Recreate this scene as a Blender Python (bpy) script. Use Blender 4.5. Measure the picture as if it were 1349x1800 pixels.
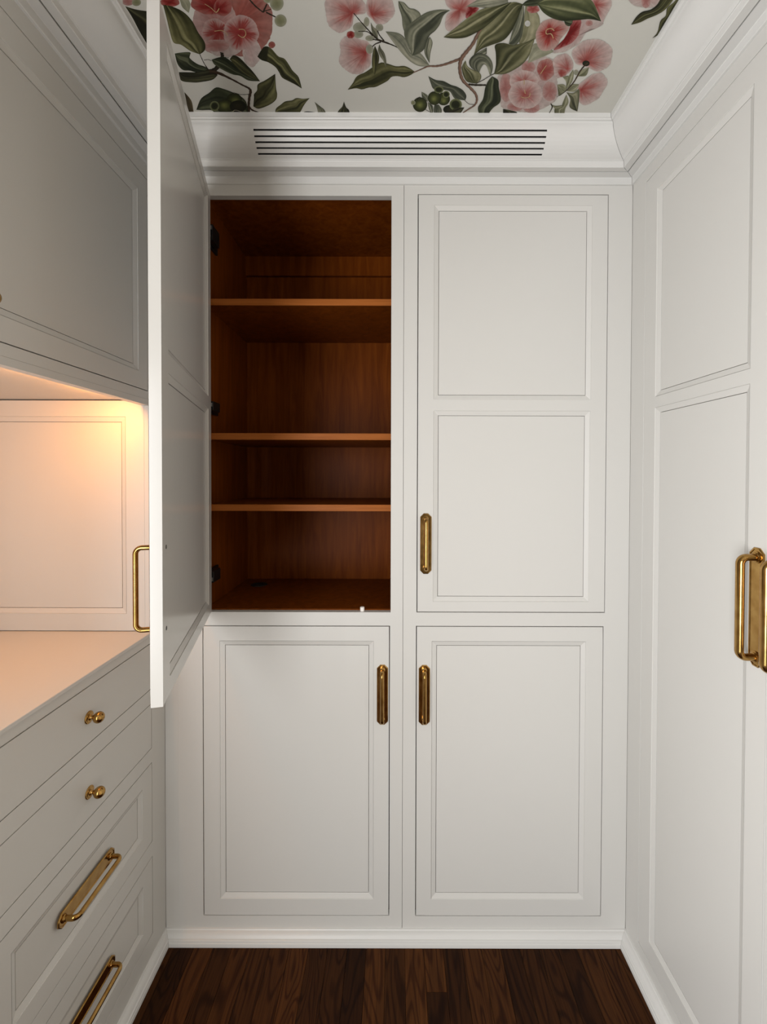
import bpy, bmesh, math, random
from mathutils import Vector, Matrix

# ------------------------------------------------------------------ units
# U = one drafting unit in metres. X right, D out of the back cabinet face
# towards the room, H height relative to the eye (floor is H = -829).
U = 0.00165
FLOOR = -829.0
CEIL = 566.0
XL, XR = -407.0, 413.0          # faces of the left / right cabinetry
REAR = 1650.0                   # wall behind the photographer

def W(X, D, H):
    return Vector((X * U, -D * U, (H - FLOOR) * U))

scene = bpy.context.scene
for o in list(bpy.data.objects):
    bpy.data.objects.remove(o)

# ------------------------------------------------------------------ camera
cam_d = bpy.data.cameras.new('camera')
cam = bpy.data.objects.new('camera', cam_d)
scene.collection.objects.link(cam)
scene.camera = cam
cam_d.sensor_fit = 'VERTICAL'
cam_d.sensor_height = 36.0
cam_d.sensor_width = 27.0
cam_d.lens = 774.0 / 1800.0 * 36.0
cam_d.shift_x = -20.5 / 1800.0
cam_d.shift_y = -56.0 / 1800.0
cam_d.clip_start = 0.02
_p, _a = 0.0143, 0.0025
fwd = Vector((0, math.cos(_p), -math.sin(_p)))
dwn = Vector((0, -math.sin(_p), -math.cos(_p)))
rgt = Vector((1, 0, 0))
r2 = rgt * math.cos(_a) - dwn * math.sin(_a)
d2 = rgt * math.sin(_a) + dwn * math.cos(_a)
M = Matrix.Identity(4)
for i in range(3):
    M[i][0] = r2[i]; M[i][1] = -d2[i]; M[i][2] = -fwd[i]
M.translation = W(0, 774, 0)
cam.matrix_world = M

# ------------------------------------------------------------------ world, lights, exposure
world = bpy.data.worlds.new('world'); scene.world = world
world.use_nodes = True
bg = world.node_tree.nodes['Background']
bg.inputs[0].default_value = (0.80, 0.88, 1.0, 1)
bg.inputs[1].default_value = 0.15
scene.view_settings.view_transform = 'Standard'
scene.view_settings.look = 'None'
scene.view_settings.exposure = 0.0
scene.view_settings.gamma = 1.0
scene.view_settings.use_curve_mapping = False

def area_light(name, loc, target, sx, sy, power, col, spread=180):
    l = bpy.data.lights.new(name, 'AREA')
    l.shape = 'RECTANGLE'; l.size = sx * U; l.size_y = sy * U
    l.energy = power; l.color = col; l.spread = math.radians(spread)
    o = bpy.data.objects.new(name, l); scene.collection.objects.link(o)
    o.location = loc
    d = (target - loc).normalized()
    o.rotation_euler = d.to_track_quat('-Z', 'Y').to_euler()
    return o
# daylight through the window in the left wall behind the photographer
DAY = area_light('daylight', W(XL - 4, 1150, -150), W(XL + 200, 1052, -150), 560, 900, 66, (0.985, 0.99, 1.0))

# ------------------------------------------------------------------ materials
def nt(mat):
    mat.use_nodes = True
    t = mat.node_tree
    return t, t.nodes['Principled BSDF']

def mat_paint(name, col, rough=0.42, bump=0.12, spec=0.5, grain=True):
    m = bpy.data.materials.new(name); t, b = nt(m)
    tc = t.nodes.new('ShaderNodeTexCoord')
    n = t.nodes.new('ShaderNodeTexNoise'); n.inputs['Scale'].default_value = 420; n.inputs['Detail'].default_value = 3
    t.links.new(tc.outputs['Object'], n.inputs['Vector'])
    n2 = t.nodes.new('ShaderNodeTexNoise'); n2.inputs['Scale'].default_value = 2.2; n2.inputs['Detail'].default_value = 2
    t.links.new(tc.outputs['Object'], n2.inputs['Vector'])
    mix = t.nodes.new('ShaderNodeMix'); mix.data_type = 'RGBA'
    mix.inputs[6].default_value = (col[0] * .985, col[1] * .985, col[2] * .975, 1)
    mix.inputs[7].default_value = (min(1, col[0] * 1.012), min(1, col[1] * 1.012), min(1, col[2] * 1.015), 1)
    t.links.new(n2.outputs['Fac'], mix.inputs[0])
    t.links.new(mix.outputs[2], b.inputs['Base Color'])
    bp = t.nodes.new('ShaderNodeBump'); bp.inputs['Strength'].default_value = bump; bp.inputs['Distance'].default_value = 0.0006
    t.links.new(n.outputs['Fac'], bp.inputs['Height']); t.links.new(bp.outputs['Normal'], b.inputs['Normal'])
    b.inputs['Roughness'].default_value = rough
    b.inputs['Specular IOR Level'].default_value = spec
    return m

PAINT = mat_paint('greige_satin_paint', (0.595, 0.583, 0.554))
PAINT_GLOSS = mat_paint('greige_semi_gloss_paint', (0.595, 0.583, 0.554), rough=0.2, bump=0.06)
TRIMP = mat_paint('trim_paint', (0.63, 0.622, 0.601), rough=0.4)
PLASTER = mat_paint('plaster', (0.34, 0.275, 0.20), rough=0.8, spec=0.2)
PAPER = mat_paint('wallpaper_ground', (0.53, 0.52, 0.475), rough=0.75, bump=0.15, spec=0.2)

def mat_plain(name, col, rough=0.5, metal=0.0, emit=None):
    m = bpy.data.materials.new(name); t, b = nt(m)
    b.inputs['Base Color'].default_value = (*col, 1); b.inputs['Roughness'].default_value = rough
    b.inputs['Metallic'].default_value = metal
    n = t.nodes.new('ShaderNodeTexNoise'); n.inputs['Scale'].default_value = 60
    mr = t.nodes.new('ShaderNodeMapRange'); mr.inputs[3].default_value = max(0, rough - .04); mr.inputs[4].default_value = rough + .05
    t.links.new(n.outputs['Fac'], mr.inputs[0]); t.links.new(mr.outputs[0], b.inputs['Roughness'])
    if emit:
        b.inputs['Emission Color'].default_value = (*emit[0], 1); b.inputs['Emission Strength'].default_value = emit[1]
    return m
DARK = mat_plain('black_metal', (0.006, 0.006, 0.006), 0.45)
NICKEL = mat_plain('nickel_screw', (0.6, 0.56, 0.52), 0.3, 0.6)
WHITEP = mat_plain('white_plastic', (0.85, 0.8, 0.75), 0.4)
RUBBER = mat_plain('black_rubber', (0.008, 0.007, 0.007), 0.7)
DIFF = mat_plain('lamp_diffuser', (0.9, 0.85, 0.7), 0.5, 0, ((1.0, 0.62, 0.30), 6.0))

def mat_brass():
    m = bpy.data.materials.new('aged_brass'); t, b = nt(m)
    tc = t.nodes.new('ShaderNodeTexCoord')
    n = t.nodes.new('ShaderNodeTexNoise'); n.inputs['Scale'].default_value = 55; n.inputs['Detail'].default_value = 4
    t.links.new(tc.outputs['Object'], n.inputs['Vector'])
    r = t.nodes.new('ShaderNodeValToRGB')
    r.color_ramp.elements[0].position = .3; r.color_ramp.elements[0].color = (0.34, 0.185, 0.05, 1)
    r.color_ramp.elements[1].position = .75; r.color_ramp.elements[1].color = (0.50, 0.31, 0.105, 1)
    t.links.new(n.outputs['Fac'], r.inputs[0]); t.links.new(r.outputs[0], b.inputs['Base Color'])
    b.inputs['Metallic'].default_value = 1
    mr = t.nodes.new('ShaderNodeMapRange'); mr.inputs[3].default_value = .14; mr.inputs[4].default_value = .27
    t.links.new(n.outputs['Fac'], mr.inputs[0]); t.links.new(mr.outputs[0], b.inputs['Roughness'])
    return m
BRASS = mat_brass()

def mat_cabwood(name, horiz, c0, c1, rough=0.38):
    m = bpy.data.materials.new(name); t, b = nt(m)
    tc = t.nodes.new('ShaderNodeTexCoord'); mp = t.nodes.new('ShaderNodeMapping')
    mp.inputs['Scale'].default_value = (1.6, 14, 40) if horiz else (16, 16, 1.3)
    t.links.new(tc.outputs['Object'], mp.inputs[0])
    n = t.nodes.new('ShaderNodeTexNoise'); n.inputs['Scale'].default_value = 3; n.inputs['Detail'].default_value = 7; n.inputs['Roughness'].default_value = .62; n.inputs['Distortion'].default_value = .7
    t.links.new(mp.outputs[0], n.inputs['Vector'])
    r = t.nodes.new('ShaderNodeValToRGB')
    r.color_ramp.elements[0].position = .32; r.color_ramp.elements[0].color = (*c0, 1)
    r.color_ramp.elements[1].position = .72; r.color_ramp.elements[1].color = (*c1, 1)
    t.links.new(n.outputs['Fac'], r.inputs[0]); t.links.new(r.outputs[0], b.inputs['Base Color'])
    b.inputs['Roughness'].default_value = rough; b.inputs['Specular IOR Level'].default_value = .05
    return m
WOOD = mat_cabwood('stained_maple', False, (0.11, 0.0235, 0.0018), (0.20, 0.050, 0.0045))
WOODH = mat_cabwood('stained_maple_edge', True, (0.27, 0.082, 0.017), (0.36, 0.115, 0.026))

def mat_floor():
    m = bpy.data.materials.new('walnut_stained_oak'); t, b = nt(m)
    tc = t.nodes.new('ShaderNodeTexCoord'); oi = t.nodes.new('ShaderNodeObjectInfo')
    off = t.nodes.new('ShaderNodeVectorMath'); off.operation = 'SCALE'; off.inputs[0].default_value = (13.1, 7.7, 3.3)
    t.links.new(oi.outputs['Random'], off.inputs['Scale'])
    add = t.nodes.new('ShaderNodeVectorMath'); add.operation = 'ADD'
    t.links.new(tc.outputs['Object'], add.inputs[0]); t.links.new(off.outputs[0], add.inputs[1])
    mp = t.nodes.new('ShaderNodeMapping'); mp.inputs['Scale'].default_value = (13, 2.2, 1)
    t.links.new(add.outputs[0], mp.inputs[0])
    n = t.nodes.new('ShaderNodeTexNoise'); n.inputs['Scale'].default_value = 1.0; n.inputs['Detail'].default_value = 1.5; n.inputs['Distortion'].default_value = .35
    t.links.new(mp.outputs[0], n.inputs['Vector'])
    mul = t.nodes.new('ShaderNodeMath'); mul.operation = 'MULTIPLY'; mul.inputs[1].default_value = 95
    sn = t.nodes.new('ShaderNodeMath'); sn.operation = 'SINE'
    t.links.new(n.outputs['Fac'], mul.inputs[0]); t.links.new(mul.outputs[0], sn.inputs[0])
    r = t.nodes.new('ShaderNodeMapRange'); r.inputs[1].default_value = .1; r.inputs[2].default_value = 1.0; r.inputs[3].default_value = 0; r.inputs[4].default_value = 1
    t.links.new(sn.outputs[0], r.inputs[0])
    mp2 = t.nodes.new('ShaderNodeMapping'); mp2.inputs['Scale'].default_value = (260, 9, 1)
    t.links.new(add.outputs[0], mp2.inputs[0])
    n2 = t.nodes.new('ShaderNodeTexNoise'); n2.inputs['Scale'].default_value = 1; n2.inputs['Detail'].default_value = 4
    t.links.new(mp2.outputs[0], n2.inputs['Vector'])
    base = t.nodes.new('ShaderNodeValToRGB')
    base.color_ramp.elements[0].color = (0.024, 0.0074, 0.0016, 1); base.color_ramp.elements[1].color = (0.078, 0.0265, 0.0062, 1)
    t.links.new(oi.outputs['Random'], base.inputs[0])
    mx = t.nodes.new('ShaderNodeMix'); mx.data_type = 'RGBA'; mx.blend_type = 'MULTIPLY'; mx.inputs[7].default_value = (.36, .28, .22, 1)
    mfac = t.nodes.new('ShaderNodeMath'); mfac.operation = 'MULTIPLY'; mfac.inputs[1].default_value = .8
    t.links.new(r.outputs[0], mfac.inputs[0]); t.links.new(mfac.outputs[0], mx.inputs[0]); t.links.new(base.outputs[0], mx.inputs[6])
    mx2 = t.nodes.new('ShaderNodeMix'); mx2.data_type = 'RGBA'; mx2.blend_type = 'MULTIPLY'; mx2.inputs[0].default_value = .55
    g = t.nodes.new('ShaderNodeValToRGB'); g.color_ramp.elements[0].position = .35; g.color_ramp.elements[0].color = (.3, .3, .3, 1); g.color_ramp.elements[1].position = .65
    t.links.new(n2.outputs['Fac'], g.inputs[0]); t.links.new(mx.outputs[2], mx2.inputs[6]); t.links.new(g.outputs[0], mx2.inputs[7])
    t.links.new(mx2.outputs[2], b.inputs['Base Color'])
    b.inputs['Roughness'].default_value = .5; b.inputs['Specular IOR Level'].default_value = .08
    return m
FLOORM = mat_floor()

def mat_print():
    m = bpy.data.materials.new('printed_ink'); t, b = nt(m)
    a = t.nodes.new('ShaderNodeVertexColor'); a.layer_name = 'ink'
    tc = t.nodes.new('ShaderNodeTexCoord'); n = t.nodes.new('ShaderNodeTexNoise'); n.inputs['Scale'].default_value = 90; n.inputs['Detail'].default_value = 4
    t.links.new(tc.outputs['Object'], n.inputs['Vector'])
    mr = t.nodes.new('ShaderNodeMapRange'); mr.inputs[3].default_value = .68; mr.inputs[4].default_value = 1.32
    t.links.new(n.outputs['Fac'], mr.inputs[0])
    mx = t.nodes.new('ShaderNodeVectorMath'); mx.operation = 'SCALE'
    t.links.new(a.outputs[0], mx.inputs[0]); t.links.new(mr.outputs[0], mx.inputs['Scale'])
    t.links.new(mx.outputs[0], b.inputs['Base Color'])
    b.inputs['Roughness'].default_value = .75; b.inputs['Specular IOR Level'].default_value = .2
    return m
INK = mat_print()

# ------------------------------------------------------------------ mesh helpers
class MB:
    """collects geometry and links it as ONE mesh object. T maps local (a,b,n) to world."""
    def __init__(self, T=None):
        self.bm = bmesh.new(); self.T = T or W
        self.mi = 0
    def v(self, a, b, n): return self.bm.verts.new(self.T(a, b, n))
    def f(self, vs):
        try:
            fc = self.bm.faces.new(vs); fc.material_index = self.mi; return fc
        except ValueError: return None
    def box(self, a0, a1, b0, b1, n0, n1, bev=0.0):
        vs = [self.v(a, b, n) for a in (a0, a1) for b in (b0, b1) for n in (n0, n1)]
        fs = [self.f([vs[i] for i in q]) for q in ((0, 1, 3, 2), (4, 6, 7, 5), (0, 4, 5, 1), (2, 3, 7, 6), (0, 2, 6, 4), (1, 5, 7, 3))]
        if bev:
            es = list({e for fc in fs for e in fc.edges})
            bmesh.ops.bevel(self.bm, geom=es, offset=bev * U, segments=2, affect='EDGES', profile=.5, clamp_overlap=True)
    def grid(self, A, B, holes, n0, n1, bev=0.0):
        """plate between n0 (back) and n1 (front) with rectangular holes"""
        A = sorted(set(A)); B = sorted(set(B))
        def hole(a, b): return any(h[0] < a < h[1] and h[2] < b < h[3] for h in holes)
        fr = {}; bk = {}
        def gv(d, i, j, n):
            if (i, j) not in d: d[(i, j)] = self.v(A[i], B[j], n)
            return d[(i, j)]
        solid = {}
        for i in range(len(A) - 1):
            for j in range(len(B) - 1):
                solid[(i, j)] = not hole((A[i] + A[i + 1]) / 2, (B[j] + B[j + 1]) / 2)
        side = []
        for (i, j), s in solid.items():
            if not s: continue
            c = [(i, j), (i + 1, j), (i + 1, j + 1), (i, j + 1)]
            self.f([gv(fr, *q, n1) for q in c]); self.f([gv(bk, *q, n0) for q in reversed(c)])
            for (p, q), nb in (((c[0], c[1]), (i, j - 1)), ((c[1], c[2]), (i + 1, j)), ((c[2], c[3]), (i, j + 1)), ((c[3], c[0]), (i - 1, j))):
                if not solid.get(nb, False):
                    side.append(self.f([gv(fr, *q, n1), gv(fr, *p, n1), gv(bk, *p, n0), gv(bk, *q, n0)]))
        if bev:
            frs = set(fr.values())
            es = list({e for fc in side if fc for e in fc.edges if e.verts[0] in frs and e.verts[1] in frs})
            bmesh.ops.bevel(self.bm, geom=es, offset=bev * U, segments=2, affect='EDGES', profile=.5, clamp_overlap=True)
    def plate(self, a0, a1, b0, b1, holes, n0, n1, bev=0.0):
        A = [a0, a1] + [h[0] for h in holes] + [h[1] for h in holes]
        B = [b0, b1] + [h[2] for h in holes] + [h[3] for h in holes]
        self.grid(A, B, holes, n0, n1, bev)
    def ring(self, a0, a1, b0, b1, prof):
        """mitred moulding: prof = list of (inset, n)"""
        loops = []
        for ins, n in prof:
            loops.append([self.v(a0 + ins, b0 + ins, n), self.v(a1 - ins, b0 + ins, n), self.v(a1 - ins, b1 - ins, n), self.v(a0 + ins, b1 - ins, n)])
        for l0, l1 in zip(loops, loops[1:]):
            for k in range(4):
                self.f([l0[k], l0[(k + 1) % 4], l1[(k + 1) % 4], l1[k]])
    def lathe(self, ca, cb, prof, seg=36):
        rings = []
        for r, n in prof:
            if r < 1e-4: rings.append([self.v(ca, cb, n)]); continue
            rings.append([self.v(ca + r * math.cos(t * 2 * math.pi / seg), cb + r * math.sin(t * 2 * math.pi / seg), n) for t in range(seg)])
        for p, q in zip(rings, rings[1:]):
            for t in range(seg):
                t2 = (t + 1) % seg
                if len(p) == 1: self.f([p[0], q[t], q[t2]])
                elif len(q) == 1: self.f([p[t], p[t2], q[0]])
                else: self.f([p[t], p[t2], q[t2], q[t]])
    def poly_prism(self, outline, prof):
        """outline function(inset)->points ; prof=[(inset,n)...]"""
        loops = [[self.v(a, b, n) for a, b in outline(i)] for i, n in prof]
        for l0, l1 in zip(loops, loops[1:]):
            k = len(l0)
            for t in range(k): self.f([l0[t], l0[(t + 1) % k], l1[(t + 1) % k], l1[t]])
        self.f(loops[-1]); self.f(list(reversed(loops[0])))
    def tube(self, pts, r, seg=16, rs=None, wide=1.0):
        """tube through local points (a,b,n)"""
        P = [Vector(p) for p in pts]; rings = []
        up = None
        for i, p in enumerate(P):
            t = ((P[min(i + 1, len(P) - 1)] - p).normalized() + (p - P[max(i - 1, 0)]).normalized())
            t.normalize()
            if up is None:
                up = t.orthogonal().normalized()
            else:
                up = (up - t * up.dot(t)).normalized()
            s = t.cross(up); rr = rs[i] if rs else r
            ring = []
            for k in range(seg):
                off = (up * math.cos(k * 2 * math.pi / seg) + s * math.sin(k * 2 * math.pi / seg)) * rr
                ring.append(self.v(p.x + off.x * wide, p.y + off.y, p.z + off.z))
            rings.append(ring)
        for p, q in zip(rings, rings[1:]):
            for k in range(seg): self.f([p[k], p[(k + 1) % seg], q[(k + 1) % seg], q[k]])
        self.f(list(reversed(rings[0]))); self.f(rings[-1])
    def build(self, name, mats, parent=None, smooth=False, recalc=True, **kw):
        if recalc: bmesh.ops.recalc_face_normals(self.bm, faces=self.bm.faces[:])
        me = bpy.data.meshes.new(name); self.bm.to_mesh(me); self.bm.free()
        for m in (mats if isinstance(mats, (list, tuple)) else [mats]): me.materials.append(m)
        o = bpy.data.objects.new(name, me); scene.collection.objects.link(o)
        if smooth:
            for p in me.polygons: p.use_smooth = True
            try: me.set_sharp_from_angle(angle=math.radians(32))
            except Exception: pass
        if parent:
            o.parent = parent; o.matrix_parent_inverse = parent.matrix_world.inverted()
        for k, v in kw.items(): o[k] = v
        return o

def thing(name, loc, label, cat, group=None):
    o = bpy.data.objects.new(name, None); scene.collection.objects.link(o)
    o.empty_display_size = .05
    o.location = loc; o['label'] = label; o['category'] = cat
    if group: o['group'] = group
    o.matrix_world = Matrix.Translation(loc)
    return o

# local frames: (a, b, n) -> world ; a along the wall, b height, n out into the room
def T_back(a, b, n): return W(a, n, b)
def T_left(a, b, n): return W(XL + n, a, b)
def T_right(a, b, n): return W(XR - n, a, b)
_L = math.hypot(82, 317); _ca, _sa = 82 / _L, 317 / _L
def T_open(a, b, n):           # the opened door: a from the hinge, n = 0 outer face, -12 inner face
    m = n + 12
    return W(-325 + _ca * a - _sa * m, -4 + _sa * a + _ca * m, b)
def T_end(a, b, n): return W(a, 48 + n, b)

PROF = [(0, 0), (0.25, -0.9), (1.2, -1.1), (7.0, -3.1), (7.6, -3.3), (8.0, -3.5), (8.0, -8.0)]
def panel_door(name, T, parent, a0, a1, b0, b1, panels, t=12.0, mat=None, both=False, g=1.45, sub=True):
    """framed door; panels = outer moulding rectangles"""
    mat = mat or PAINT
    a0 += g; a1 -= g; b0 += g; b1 -= g
    m = MB(T)
    m.plate(a0, a1, b0, b1, panels, -t, 0, bev=.7)
    for p in panels:
        m.ring(*p, PROF)
        if both: m.ring(*p, [(i, -t - n) for i, n in PROF])
    d = m.build(name, mat, parent, recalc=True)
    for p in panels:
        q = MB(T)
        i = 8.85
        q.box(p[0] + i, p[1] - i, p[2] + i, p[3] - i, -(t - 3.7) if both else -8, -3.7)
        # tongue held in the frame
        q.box(p[0] + 1, p[1] - 1, p[2] + 1, p[3] - 1, -8.6 if not both else -7.0, -7.2 if not both else -5.0)
        q.build('panel', mat, d if sub else parent)
    return d

def octo(L, Wd, c):
    def f(ins):
        l = L - ins; w = Wd - ins; cc = c - ins * .41
        return [(-w, -l + cc), (-w + cc, -l), (w - cc, -l), (w, -l + cc), (w, l - cc), (w - cc, l), (-w + cc, l), (-w, l - cc)]
    return f
def pull(name, T, parent, ca, cb, horiz=False, k=1.0, L=53.3, plate_w=9.8, stand=17.5, rad=2.7):
    """brass pull: octagonal stepped backplate, two posts with collars, D shaped bar"""
    TT = (lambda a, b, n: T(ca + b, cb + a, n)) if horiz else (lambda a, b, n: T(ca + a, cb + b, n))
    m = MB(TT)
    m.poly_prism(octo(L, plate_w, 6.0 * plate_w / 9.8), [(0, -.1), (0, 1.3), (1.0, 2.1), (1.9, 2.1), (2.3, 1.3), (2.9, 1.3)])
    e = L - 9.5 * k
    r = 6.5 * k
    pts = [(0, -e, 0.5), (0, -e, stand - r)]
    for i in range(1, 8):
        th = math.pi / 2 * i / 8
        pts.append((0, -e + r * (1 - math.cos(th)), stand - r + r * math.sin(th)))
    pts.append((0, -e + r, stand))
    pts2 = [(x, -y, z) for x, y, z in reversed(pts)]
    m.tube(pts + pts2, rad, 20, wide=1.32)
    for s in (-1, 1):
        MBl = [(rad * 1.75, 1.2), (rad * 1.75, 2.2), (rad * 1.35, 2.8), (rad * 1.3, 3.6), (rad * 1.0, 4.2)]
        m.lathe(0, s * e, MBl, 20)
    return m.build(name, BRASS, parent, smooth=True)
def knob(name, T, parent, ca, cb):
    m = MB(T)
    m.lathe(ca, cb, [(0, 0), (8.2, 0), (8.2, .9), (7.6, 1.4), (6.4, 1.5), (6.1, 2.1), (5.0, 2.3), (4.0, 2.4), (3.2, 3.2), (2.5, 4.6), (2.4, 6.0), (2.9, 7.0),
        (4.6, 8.0), (6.2, 9.6), (7.1, 11.6), (7.4, 13.4), (7.1, 15.2), (6.2, 17.1), (4.6, 18.8), (2.6, 19.9), (0.8, 20.3), (0.7, 20.0), (0, 19.9)], 40)
    return m.build(name, BRASS, parent, smooth=True)
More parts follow.
